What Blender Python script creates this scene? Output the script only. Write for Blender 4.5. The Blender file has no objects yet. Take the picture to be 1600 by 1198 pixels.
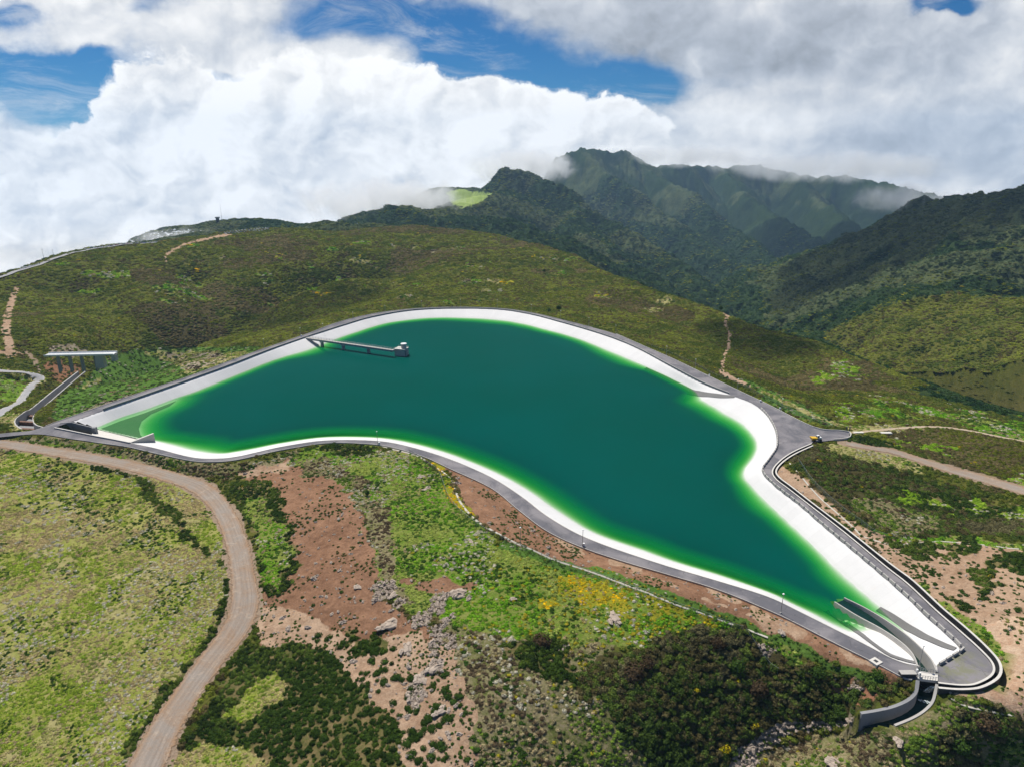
import bpy, math, random, time, os
import numpy as np
from mathutils import Vector, Matrix
from mathutils.geometry import tessellate_polygon
T0 = time.time()
random.seed(7); rng = np.random.default_rng(11)
S = bpy.context.scene
COL = S.collection

# ------------------------------------------------------------------ camera, sun, exposure
F = 1066.0; PITCH = math.radians(18.1); CAMZ = 120.0
cd = bpy.data.cameras.new('camera'); cam = bpy.data.objects.new('camera', cd); COL.objects.link(cam)
cd.sensor_width = 36; cd.lens = F / 1600 * 36; cd.clip_end = 60000; cd.clip_start = 1
cam.location = (0, 0, CAMZ); cam.rotation_euler = (math.pi / 2 - PITCH, 0, 0)
S.camera = cam
SUN_EL = math.radians(60); SUN_AZ = math.radians(-32)        # azimuth from +Y, positive to the right
sd = bpy.data.lights.new('sun', 'SUN'); sun = bpy.data.objects.new('sun', sd); COL.objects.link(sun)
sd.energy = 5.0; sd.angle = math.radians(0.53); sd.color = (1, .955, .875)
sdir = Vector((math.sin(SUN_AZ) * math.cos(SUN_EL), math.cos(SUN_AZ) * math.cos(SUN_EL), math.sin(SUN_EL)))
sun.rotation_euler = sdir.to_track_quat('Z', 'Y').to_euler()
S.view_settings.view_transform = 'Standard'; S.view_settings.look = 'None'
S.view_settings.exposure = 0.12; S.view_settings.gamma = 1
S.cycles.max_bounces = 8; S.cycles.diffuse_bounces = 2; S.cycles.glossy_bounces = 2
S.cycles.transparent_max_bounces = 12; S.cycles.volume_bounces = 1; S.cycles.transmission_bounces = 2
S.cycles.use_denoising = True
S.cycles.volume_step_rate = 1.0; S.cycles.volume_max_steps = 128

# ------------------------------------------------------------------ pixel <-> world helpers
cp, sp_ = math.cos(PITCH), math.sin(PITCH)
def ray(px, py):
    a = (np.asarray(px, float) - 800) / F; b = (599 - np.asarray(py, float)) / F
    return a, cp + b * sp_, -sp_ + b * cp
def P(px, py, z=0.0):
    x, y, w = ray(px, py); t = (z - CAMZ) / w
    return np.stack([x * t, y * t, np.zeros_like(x * t) + z], -1)
def PR(px, py, r):
    x, y, w = ray(px, py); t = r / np.hypot(x, y)
    return np.array([x * t, y * t, CAMZ + w * t])
def proj(x, y, z):
    dz = z - CAMZ; dep = y * cp - dz * sp_; dep = np.where(dep < 1, 1, dep)
    return 800 + F * x / dep, 599 - F * (y * sp_ + dz * cp) / dep

# ------------------------------------------------------------------ node helpers
class NB:
    def __init__(s, nt): s.nt = nt; s.N = nt.nodes; s.L = nt.links
    def new(s, t, **kw):
        n = s.N.new(t)
        for k, v in kw.items(): setattr(n, k, v)
        return n
    def put(s, sock, v):
        if isinstance(v, bpy.types.NodeSocket): s.L.new(v, sock)
        elif v is not None: sock.default_value = v
    def m(s, op, a, b=None, c=None, clamp=False):
        n = s.new('ShaderNodeMath', operation=op, use_clamp=clamp)
        s.put(n.inputs[0], a); s.put(n.inputs[1], b); s.put(n.inputs[2], c); return n.outputs[0]
    def vm(s, op, a, b=None, out=0):
        n = s.new('ShaderNodeVectorMath', operation=op); s.put(n.inputs[0], a)
        if op == 'SCALE': s.put(n.inputs[3], b)
        else: s.put(n.inputs[1], b)
        return n.outputs[out]
    def mix(s, f, a, b, mode='MIX'):
        n = s.new('ShaderNodeMix', data_type='RGBA', blend_type=mode)
        s.put(n.inputs[0], f)
        for k, v in ((6, a), (7, b)):
            if isinstance(v, (tuple, list)): v = (*v[:3], 1)
            s.put(n.inputs[k], v)
        return n.outputs[2]
    def noise(s, vec, scale, detail=4, rough=.55, dist=0, out=0):
        n = s.new('ShaderNodeTexNoise'); s.put(n.inputs['Vector'], vec)
        n.inputs['Scale'].default_value = scale; n.inputs['Detail'].default_value = detail
        n.inputs['Roughness'].default_value = rough; n.inputs['Distortion'].default_value = dist
        return n.outputs[out]
    def ss(s, v, lo, hi, a=0., b=1.):
        n = s.new('ShaderNodeMapRange', interpolation_type='SMOOTHSTEP')
        s.put(n.inputs[0], v); n.inputs[1].default_value = lo; n.inputs[2].default_value = hi
        n.inputs[3].default_value = a; n.inputs[4].default_value = b; return n.outputs[0]
    def attr(s, name, typ='GEOMETRY', out='Color'):
        n = s.new('ShaderNodeAttribute', attribute_name=name, attribute_type=typ); return n.outputs[out]
    def xyz(s, v):
        n = s.new('ShaderNodeSeparateXYZ'); s.put(n.inputs[0], v); return n.outputs
    def cxyz(s, x, y, z):
        n = s.new('ShaderNodeCombineXYZ'); s.put(n.inputs[0], x); s.put(n.inputs[1], y); s.put(n.inputs[2], z); return n.outputs[0]

def lin(c, k=1.0):
    c = np.asarray(c, float) / 255
    return tuple((np.where(c <= .04045, c / 12.92, ((c + .055) / 1.055) ** 2.4) * k).tolist())

# ------------------------------------------------------------------ world: Nishita sky with clouds
W = bpy.data.worlds.new('World'); S.world = W; W.use_nodes = True
def build_world():
    nt = W.node_tree; nt.nodes.clear(); b = NB(nt)
    out = b.new('ShaderNodeOutputWorld'); bg = b.new('ShaderNodeBackground'); b.L.new(bg.outputs[0], out.inputs[0])
    sky = b.new('ShaderNodeTexSky', sky_type='NISHITA', sun_disc=False)
    sky.sun_elevation = SUN_EL; sky.sun_rotation = SUN_AZ; sky.altitude = 1500; sky.dust_density = .2; sky.ozone_density = 2.5
    skyc = b.mix(1, sky.outputs[0], (.006, .032, .056), 'MULTIPLY')
    tc = b.new('ShaderNodeTexCoord'); x, y, z = b.xyz(tc.outputs['Generated'])
    yy = b.m('MAXIMUM', y, .08)
    u = b.m('DIVIDE', x, yy); v = b.m('DIVIDE', z, yy)
    def uv(px, py):
        a, c, w = ray(px, py); return float(a / c), float(w / c)
    uvv = b.cxyz(u, b.m('MULTIPLY', v, 1.25), 0)
    warp = b.noise(uvv, 3.0, 3, .5, out=1)
    wv = b.vm('SCALE', b.vm('SUBTRACT', warp, (.5, .5, .5)), .16)
    q = b.vm('ADD', uvv, wv)
    def blob(px, py, rx, ry, amp, src):
        u0, v0 = uv(px, py); ru = rx / F; rv = ry / F
        qx, qy, _ = src
        e = b.m('ADD', b.m('POWER', b.m('ABSOLUTE', b.m('DIVIDE', b.m('SUBTRACT', qx, u0), ru)), 2.2),
                b.m('POWER', b.m('ABSOLUTE', b.m('DIVIDE', b.m('SUBTRACT', qy, v0 * 1.25), rv * 1.25)), 2.2))
        return b.m('MULTIPLY', b.m('EXPONENT', b.m('MULTIPLY', e, -1)), amp)
    warp2 = b.noise(uvv, 9.0, 6, .55, out=1)
    q2 = b.vm('ADD', uvv, b.vm('SCALE', b.vm('SUBTRACT', warp2, (.5, .5, .5)), .10))
    Q = b.xyz(q2)
    holes = [(20, 30, 60, 22, .8), (50, 108, 130, 28, 1.3), (115, 150, 80, 45, 1.5), (560, 20, 110, 40, .95), (650, 15, 60, 25, .5),
             (250, 0, 60, 18, .5), (690, 110, 55, 45, .9), (800, 90, 110, 42, 1.0), (930, 135, 150, 28, .95), (740, 55, 60, 30, .4), (1020, 110, 50, 35, .6),
             (1480, -4, 60, 12, 1.3), (345, 113, 45, 12, .5), (150, 72, 40, 10, .5), (0, 140, 50, 25, .6), (470, 60, 60, 25, .35)]
    h = None
    for a in holes:
        w = blob(*a, Q); h = w if h is None else b.m('ADD', h, w)
    n1 = b.noise(q, 5.0, 12, .62)
    n1s = b.noise(q, 3.2, 5, .48); n2 = b.noise(b.vm('ADD', q, (-.03, .045, 0)), 3.2, 5, .48)
    n3 = b.noise(b.vm('ADD', q, (3, 1, 0)), 16.0, 9, .62)
    n4 = b.noise(b.vm('ADD', q2, (-.010, .014, 4)), 10.0, 6, .5)
    n5 = b.noise(b.vm('ADD', q2, (0, 0, 4)), 10.0, 6, .5)
    wisp = b.noise(b.vm('MULTIPLY', q, (1, 2.6, 1)), 7.0, 12, .68, .4)
    cov = b.m('ADD', b.m('SUBTRACT', 1.0, h), b.m('MULTIPLY', b.m('SUBTRACT', n1, .5), 1.15))
    cov = b.m('ADD', cov, b.m('MULTIPLY', b.m('SUBTRACT', n3, .5), .35))
    cov = b.m('ADD', cov, b.m('MULTIPLY', b.m('SUBTRACT', wisp, .5), .55))
    # towards higher elevations (out of frame) the cover breaks up
    cov = b.m('SUBTRACT', cov, b.ss(v, .21, .42, 0, .85))
    dens = b.ss(cov, .12, .82)
    strk = b.noise(b.vm('ADD', b.vm('MULTIPLY', q, (1, 3.2, 1)), (2, 9, 0)), 5.0, 10, .7, .6)
    dens = b.m('MAXIMUM', dens, b.m('MULTIPLY', b.ss(strk, .46, .72), .6))
    dens = b.m('MAXIMUM', dens, b.ss(v, .02, -.05))
    cum = None
    for a in [(30,330,120,90,1),(250,205,85,95,1),(430,215,150,105,1),(360,340,330,120,1),(560,205,110,75,.9),(720,205,120,68,1),(850,215,120,55,.9),(960,205,90,38,.8),(620,290,240,90,1),(140,360,240,115,1)]:
        w = blob(*a, Q); cum = w if cum is None else b.m('ADD', cum, w)
    bil = b.noise(b.vm('ADD', q2, (7, 2, 0)), 11.0, 12, .68)
    cum = b.m('ADD', cum, b.m('MULTIPLY', b.m('SUBTRACT', bil, .5), .9))
    cumd = b.ss(cum, .40, .60)
    dens = b.m('MAXIMUM', dens, cumd)
    # brightness of the cloud body
    U = b.xyz(q)
    br = b.m('ADD', .90, b.m('MULTIPLY', b.m('SUBTRACT', n1s, n2), 1.1))
    br = b.m('ADD', br, b.m('MULTIPLY', b.m('SUBTRACT', n5, n4), .85))
    br = b.m('ADD', br, b.m('MULTIPLY', b.m('SUBTRACT', n1, .5), .22))
    for a in [(1250, 60, 330, 80, -.27), (900, 20, 250, 60, -.16), (1560, 250, 220, 90, -.16), (1300, 240, 250, 40, -.16), (1420, 130, 200, 60, -.10),
              (1180, 150, 110, 60, .10), (330, 230, 260, 130, .10), (100, 300, 160, 70, .02), (700, 210, 300, 60, .08), (360, 40, 200, 50, -.14),
              (980, 200, 160, 25, -.10), (300, 330, 160, 35, -.07), (560, 300, 60, 60, -.07), (60, 400, 120, 40, -.10), (1040, 250, 140, 18, .14), (860,245,80,25,.12)]:
        br = b.m('ADD', br, blob(*a, U))
    thick = b.ss(cov, .35, 1.3, .82, 1.0)
    br = b.m('MULTIPLY', br, thick)
    brc = b.m('ADD', .975, b.m('MULTIPLY', b.m('SUBTRACT', n1s, n2), 1.25)); brc = b.m('ADD', brc, b.m('MULTIPLY', b.m('SUBTRACT', n5, n4), 1.35))
    for a in [(120, 400, 160, 50, -.12), (300, 340, 120, 30, -.10), (560, 300, 70, 60, -.12), (780, 235, 100, 18, -.12), (450, 250, 60, 40, -.06), (980, 225, 130, 20, -.10)]:
        brc = b.m('ADD', brc, blob(*a, U))
    brc = b.m('ADD', brc, b.ss(cum, .9, .5, 0, .06))
    mxb = b.new('ShaderNodeMix', data_type='FLOAT'); b.put(mxb.inputs[0], cumd); b.put(mxb.inputs[2], br); b.put(mxb.inputs[3], brc); br = mxb.outputs[0]
    br = b.m('MINIMUM', b.m('MAXIMUM', br, .30), 1.02)
    back = b.ss(y, -.1, .15, .38, 1)
    cc = b.mix(b.ss(br, .5, .95), (.80, .875, 1.0), (1.0, 1.0, 1.0))
    cl = b.vm('SCALE', cc, b.m('MULTIPLY', br, back))
    b.L.new(b.mix(dens, skyc, cl), bg.inputs[0]); bg.inputs[1].default_value = 1.0
build_world()

# ------------------------------------------------------------------ numpy noise
_perm = rng.permutation(65536).astype(np.int64)
def vhash(ix, iy, seed=0):
    return (_perm[(ix * 7919 + iy * 104729 + seed * 31337) & 65535] / 65535.0)
def vnoise(x, y, seed=0):
    ix = np.floor(x).astype(np.int64); iy = np.floor(y).astype(np.int64)
    fx = x - ix; fy = y - iy; fx = fx * fx * (3 - 2 * fx); fy = fy * fy * (3 - 2 * fy)
    a = vhash(ix, iy, seed); b_ = vhash(ix + 1, iy, seed); c = vhash(ix, iy + 1, seed); d = vhash(ix + 1, iy + 1, seed)
    return (a + (b_ - a) * fx) * (1 - fy) + (c + (d - c) * fx) * fy
def fbm(x, y, sc, oct=4, seed=0, g=.5):
    s = 0; a = 1; t = 0; x = x / sc; y = y / sc
    for k in range(oct):
        s = s + a * (vnoise(x, y, seed + k) - .5); t += a; a *= g; x, y = (x * 1.7 - y * 1.1 + 13.7), (x * 1.1 + y * 1.7 + 5.1)
    return s / t * 2            # about -1..1
def ridged(x, y, sc, oct=4, seed=0, g=.5):
    s = 0; a = 1; t = 0; x = x / sc; y = y / sc
    for k in range(oct):
        s = s + a * (1 - np.abs(2 * vnoise(x, y, seed + k) - 1)); t += a; a *= g; x, y = (x * 1.7 - y * 1.1 + 13.7), (x * 1.1 + y * 1.7 + 5.1)
    return s / t
def sstep(x, a, b_):
    t = np.clip((x - a) / (b_ - a), 0, 1); return t * t * (3 - 2 * t)

def catmull(pts, n=8, closed=False):
    pts = np.asarray(pts, float); m = len(pts); out = []
    rngk = range(m) if closed else range(m - 1)
    for i in rngk:
        if closed: p0, p1, p2, p3 = pts[i - 1], pts[i], pts[(i + 1) % m], pts[(i + 2) % m]
        else: p0, p1, p2, p3 = pts[max(i - 1, 0)], pts[i], pts[i + 1], pts[min(i + 2, m - 1)]
        for k in range(n):
            t = k / n
            out.append(.5 * (2 * p1 + (p2 - p0) * t + (2 * p0 - 5 * p1 + 4 * p2 - p3) * t * t + (3 * p1 - p0 - 3 * p2 + p3) * t ** 3))
    if not closed: out.append(pts[-1])
    return np.array(out)
def polydist(x, y, poly, closed=True, want_t=False):
    """distance to polyline; optional (index+fraction)"""
    p = np.asarray(poly)[:, :2]; q = np.roll(p, -1, 0) if closed else p[1:]
    p = p if closed else p[:-1]
    best = np.full(x.shape, 1e18); bt = np.zeros(x.shape)
    for i in range(len(p)):
        ax, ay = p[i]; dx, dy = q[i] - p[i]; L = dx * dx + dy * dy + 1e-12
        t = np.clip(((x - ax) * dx + (y - ay) * dy) / L, 0, 1)
        d = (x - ax - t * dx) ** 2 + (y - ay - t * dy) ** 2
        k = d < best; best = np.where(k, d, best)
        if want_t: bt = np.where(k, i + t, bt)
    return (np.sqrt(best), bt) if want_t else np.sqrt(best)
def inside(x, y, poly):
    p = np.asarray(poly)[:, :2]; r = np.zeros(x.shape, bool)
    for i in range(len(p)):
        x1, y1 = p[i]; x2, y2 = p[(i + 1) % len(p)]
        if y1 == y2: continue
        c = ((y1 > y) != (y2 > y)) & (x < (x2 - x1) * (y - y1) / (y2 - y1) + x1); r ^= c
    return r

# ------------------------------------------------------------------ traced outlines (photo pixels -> metres on the crest plane)
WL = -4.5
PAIRS = [ # rim, waterline
 ((112,658.5),(148,668.5)),((162,640.6),(188,651.5)),((211,624),(232,637)),((260,607),(275,621)),((300,593),(310,609)),((363,570),(370,584.5)),((420,548),(425,563)),((480,527),(480,546)),
 ((508,518),(518,531.6)),((541,507.5),(552,520)),((581,496),(600,505.5)),((638,486),(651,498)),((700,482.5),(700,496)),((775,483.8),(765,498.5)),((825.5,491),(812,504.5)),
 ((876,504),(860,516.5)),((926,518.5),(905,529.5)),((963,531),(951,547.7)),((1000,547),(995,566)),((1050,574),(1037.6,585)),((1100,600),(1082.6,608)),((1148,619),(1098,625)),
 ((1175.4,630),(1135,646)),((1195,645.5),(1162,663)),((1208,665.5),(1178,681)),((1213,683),(1184,699)),((1211.7,700),(1177,716)),((1200,718),(1165,731)),((1190,735),(1164,745)),
 ((1208,757),(1176,760)),((1250,790),(1205,790)),((1282,818),(1250,832)),((1330,858),(1288,869)),((1375,896),(1316,896)),((1408,925),(1350,926)),((1450,965),(1380,952)),((1493,1004),(1402,973)),
 ((1500,1016),(1413,985)),((1464,1038),(1420,1000)),((1434,1039),(1371,981)),((1413,1035),(1350,986)),((1388,1025),(1330,987)),((1350,1005),(1305,977)),((1300,980),(1275,961)),((1250,955),(1237.6,942.7)),((1200,931.5),(1200,924.5)),((1125,908),(1125,899)),((1050,886),(1050,876)),
 ((1000,870),(1000,858)),((945,851),(949,841)),((900,832),(910,823)),((854,805),(867,796)),((815,775),(828,768)),((767.5,745),(776,739)),((702.6,716.7),(709,711.5)),((638,697),(642,692)),((586,688.2),(586,683.5)),
 ((508,687.8),(508,683)),((443,697),(443,691.5)),((400,706.5),(400,700)),((370,713),(370,705.5)),((340,716),(340,708.5)),((300,714),(300,703)),((244,700),(262,693)),((205,692),(240,688)),((201,691.5),(216,685.5)),((150,680),(180,677)),((88,666.5),(150,670))]
rim_px = [a for a, _ in PAIRS]; wat_px = [b_ for _, b_ in PAIRS]
def smooth_loop(pxs, z, sharp):
    """catmull through world points, with sharp corners at some indices"""
    w = P(np.array([p[0] for p in pxs]), np.array([p[1] for p in pxs]), z)[:, :2]
    n = len(w); out = []
    for i in range(n):
        j = (i + 1) % n
        p1, p2 = w[i], w[j]
        p0 = w[i - 1] if i not in sharp else 2 * p1 - p2
        p3 = w[(j + 1) % n] if j not in sharp else 2 * p2 - p1
        for k in range(5):
            t = k / 5
            out.append(.5 * (2 * p1 + (p2 - p0) * t + (2 * p0 - 5 * p1 + 4 * p2 - p3) * t * t + (3 * p1 - p0 - 3 * p2 + p3) * t ** 3))
    return np.array(out)
nP = len(PAIRS)
iramp = rim_px.index((1148,619)); icor = rim_px.index((1500,1016)); ich = rim_px.index((1464,1038)); ich2 = rim_px.index((1434,1039)); iL = rim_px.index((205,692))
SH = {0, iramp, icor, ich, ich2, iL, iL + 1, nP - 1}
RIM = smooth_loop(rim_px, 0, SH); WATER = smooth_loop(wat_px, WL, {0, iramp, ich, ich2, iL, iL + 1, nP - 1})
# local slope of the liner, by rim index
ws = np.hypot(*(RIM - WATER).T)
def W2(pxs, z=0.0):
    a = np.array(pxs, float); zz = a[:, 2] if a.shape[1] > 2 else z
    return P(a[:, 0], a[:, 1], zz)
SHELF = W2([(150,670),(188,655),(225,643),(275,624),(265,632),(235,645),(221,656),(216.5,667),(219,677),(232,688),(214,685)], WL)[:, :2]
CH_L = W2([(1304,939,-3.7),(1338,960,-3.2),(1375,980,-2.4),(1405.5,1000,-1.2),(1425.6,1020,-.3),(1434,1040,.25)])
CH_R = W2([(1319,932.6,-3.7),(1350,947.7,-3.2),(1380,965,-2.4),(1413,988,-1.2),(1438,1010,-.3),(1455.6,1030,.2),(1464,1048,.25)])
CH_L = catmull(CH_L, 6); CH_R = catmull(CH_R, 6)
CHAN = np.vstack([CH_L[:, :2], P(1434,1062,0)[None, :2], P(1465,1066,0)[None, :2], CH_R[::-1, :2]])
DN_L = catmull(W2([(1434,1062,.2),(1430.6,1080.5,-1.5),(1418,1093,-2.8),(1395.5,1103,-4),(1370,1109,-5),(1345,1113,-5.5)]), 6)
DN_R = catmull(W2([(1464,1068,.2),(1458,1093,-2),(1445.6,1108,-3.6),(1425.6,1120.6,-5),(1398,1132,-6)]), 6)
DCH = np.vstack([DN_L[:, :2], DN_R[::-1, :2]])
GAPP = P(*np.array([(1434,1054),(1466,1057),(1464.5,1076),(1433,1070)], float).T, 0)[:, :2]
DRAIN_IN = [(1268,692.5),(1238,706),(1217,721),(1207,735),(1212,747.5),(1230.6,762),(1263,787),(1320,831.5),(1383,883.5),(1418,911),(1463,953),(1501,986),(1533,1015),(1551,1036),(1550,1053),(1526,1067),(1501,1069.5),(1466,1066)]
DRAIN_OUT = [(1270,696.5),(1241,710),(1221.5,723.5),(1212.5,736),(1218,746.5),(1237,761),(1269,786),(1326,829.5),(1390,880.5),(1427,908),(1472,950),(1511,983),(1544,1014),(1562,1037),(1560,1058),(1533,1074),(1501,1077.5),(1466,1075)]
DR_I = catmull(W2(DRAIN_IN, .3), 5); DR_O = catmull(W2(DRAIN_OUT, .3), 5)
DRAIN = np.vstack([DR_I[:, :2], DR_O[::-1, :2]])
IN_L = catmull(W2([(122,580,-6),(84.5,609,-6),(50,637,-5.5),(40,642,-5),(25,653,-4),(23.5,662,-3.5),(34,670,-2.5)]), 5)
IN_R = catmull(W2([(133,580,-6),(112.7,597,-6),(71.4,632.7,-5.5),(56,645,-5),(51.7,654,-4),(56,663,-3),(72,668,-1.5)]), 5)
INCH = np.vstack([IN_L[:, :2], IN_R[::-1, :2]])
ROAD_OUT = [(-60,684),(9,676),(47,672.5),(71,665.6),(94,657),(150,637.4),(207,617.7),(260,600),(300,586.7),(363,563),(413,545),(480,522),(525,505),(581,491),(638,483.4),(700,480.3),(775,481.8),(825.5,488),(876,499.6),(926,512),(963,522.6),(1000,539),(1050,561),(1100,585),(1148,608),(1200.5,633),(1271,667.5),(1313,673),(1328,676),(1326,684),(1303,687),(1271,690.6)] + DRAIN_IN[1:]
ROAD_NEAR = [(1434,1060),(1414,1059),(1369,1036),(1294,999),(1219,961),(1125,922),(1050,899),(975,877),(910,855),(854,829),(811,797),(767,762),(703,732),(659,712),(607.5,697.5),(564,692.5),(508,692),(443,702),(400,711.5),(370,718),(340,721),(300,719.5),(244,708),(201,698),(160,692),(113,685.5),(60,678),(5,682),(-60,690)]
ro = P(*np.array(ROAD_OUT).T, 0)[:, :2]; rn = P(*np.array(ROAD_NEAR).T, 0)[:, :2]
def densify(w):
    return catmull(w, 5)
ROAD_O = densify(ro[:28]); ROAD_O = np.vstack([ROAD_O, ro[28:32], densify(ro[32:])]); ROAD_N = densify(rn)
ROADPOLY = np.vstack([ROAD_O, ROAD_N])       # outer outline of crest + road
RIMW = RIM

# dirt track etc: (px,py,halfwidth px)
TRACK = [(-40,690,6),(5,693,7),(100,708,8),(180,722,9),(260,742,11),(315,763,15),(350,800,17),(370,850,20),(380,900,22),(382,945,27),(366,985,28),(335,1025,27),(298,1075,26),(262,1130,28),(228,1198,32),(200,1260,36)]
TRACK2 = [(1322,692,5),(1365,700,5),(1400,706,5.5),(1460,726,6.5),(1530,746,7.5),(1600,767,8),(1680,790,9)]
HAIR = [(-60,577,4),(0,579,4.5),(37,582,4.5),(54,586.5,5),(60,593,6),(52,604,5.5),(28,625,6),(5,642,7),(-40,675,8)]
def trackpoly(t, z):
    a = np.array(t, float); return catmull(np.column_stack([P(a[:, 0], a[:, 1], z)[:, :2]]), 5)

# ------------------------------------------------------------------ terrain height field
CTRL = [(-200,760,-4),(0,700,-3),(100,716,-3.5),(300,745,-4),(0,900,-8),(200,900,-6),(-150,1000,-10),(0,1198,-14),(200,1198,-12),(350,900,-5),(400,1000,-7),(400,1198,-12),(250,725,-3),(100,695,-2),
 (450,730,-2),(560,760,3),(600,900,2),(700,800,5),(650,720,2),(800,900,4),(600,1050,-3),(600,1198,-6),(800,1050,0),(800,1198,-7),(1000,950,2),(1000,1050,-4),(900,900,2),(1100,980,0),
 (1000,1198,-15),(1100,1100,-12),(1150,1180,-20),(1230,1140,-17),(1290,1115,-13),(1250,1060,-7),(1340,1060,-6),(1330,1128,-11),(1345,1104,-6.5),(1385,1084,-3.5),(1425,1070,-1),(1400,1143,-7.4),(1430,1128,-5.6),(1452,1112,-3.6),(1463,1095,-1.8),(1300,1198,-14),(1500,1150,-9),(1600,1198,-13),(1600,1120,-4),(1500,1085,-1.5),(1750,1150,-6),
 (1600,1000,2),(1500,920,0),(1600,900,3),(1500,820,-2),(1600,800,-2),(1400,770,-2),(1600,700,-6),(1400,650,-7),(1500,670,-7),(1330,662,-2),(1750,800,0),(1750,950,3),
 (1200,605,-4),(1150,565,-6),(1100,530,-8),(1040,520,-6),(1000,480,-7),(900,450,-2),(850,475,-2),(700,465,-1),(600,475,-3),(500,485,-5),(420,515,-8),(300,520,-11),(200,535,-12),(230,570,-7),(100,600,-9),(150,610,-6),(100,560,-12),(0,560,-6),(0,620,-8),(60,640,-6),(90,640,-4),
 (700,400,12),(550,400,8),(450,440,-2),(850,410,8),(950,445,0),(0,480,-2),(100,460,0),(200,440,5),(100,420,8),(200,400,10),(300,400,8),(350,380,10),(-150,500,0),(-150,640,-6),
 (0,430,5),(60,410,8),(120,393,12),(260,375,14),(440,358,15),(520,362,15),(640,354,18),(720,357,18),(800,374,12),(900,398,4),(960,430,-2),(1050,460,-9),(1130,488,-14),(1200,515,-17),(1300,545,-20),(1400,588,-22),(1500,622,-23),(1600,646,-23),(1750,690,-23),(-200,480,-2)]
ca = np.array(CTRL, float); cw = P(ca[:, 0], ca[:, 1], ca[:, 2])
def qc(x, y): return np.stack([np.arctan2(x, y) * 2.2, np.log(np.hypot(x, y)) * 1.3], -1)
_q = qc(cw[:, 0], cw[:, 1])
def _U(d2): return d2 * np.log(d2 + 1e-12) * .5
_n = len(_q); _d2 = ((_q[:, None] - _q[None]) ** 2).sum(-1)
_A = np.zeros((_n + 3, _n + 3)); _A[:_n, :_n] = _U(_d2) + np.eye(_n) * .002; _A[:_n, _n] = 1; _A[:_n, _n + 1:] = _q; _A[_n, :_n] = 1; _A[_n + 1:, :_n] = _q.T
_w = np.linalg.solve(_A, np.concatenate([ca[:, 2], [0, 0, 0]]))
def base_z(x, y):
    q = qc(x, y); s = _w[_n] + q[..., 0] * _w[_n + 1] + q[..., 1] * _w[_n + 2]
    for i in range(_n):
        s = s + _w[i] * _U((q[..., 0] - _q[i, 0]) ** 2 + (q[..., 1] - _q[i, 1]) ** 2)
    return s
CREST = [(-200,480,-2),(0,430,5),(60,410,8),(120,393,12),(200,382,13),(260,375,14),(340,364,15),(440,357,15),(520,361,15),(640,354,18),(720,357,18),(800,374,12),(900,398,4),(960,430,-2),(1050,460,-9),(1130,488,-14),(1200,515,-17),(1300,545,-20),(1400,588,-22),(1500,622,-23),(1600,646,-23),(1750,690,-23)]
cr = np.array(CREST, float); crw = P(cr[:, 0], cr[:, 1], cr[:, 2]); cr_az = np.arctan2(crw[:, 0], crw[:, 1]); cr_r = np.hypot(crw[:, 0], crw[:, 1])
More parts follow.
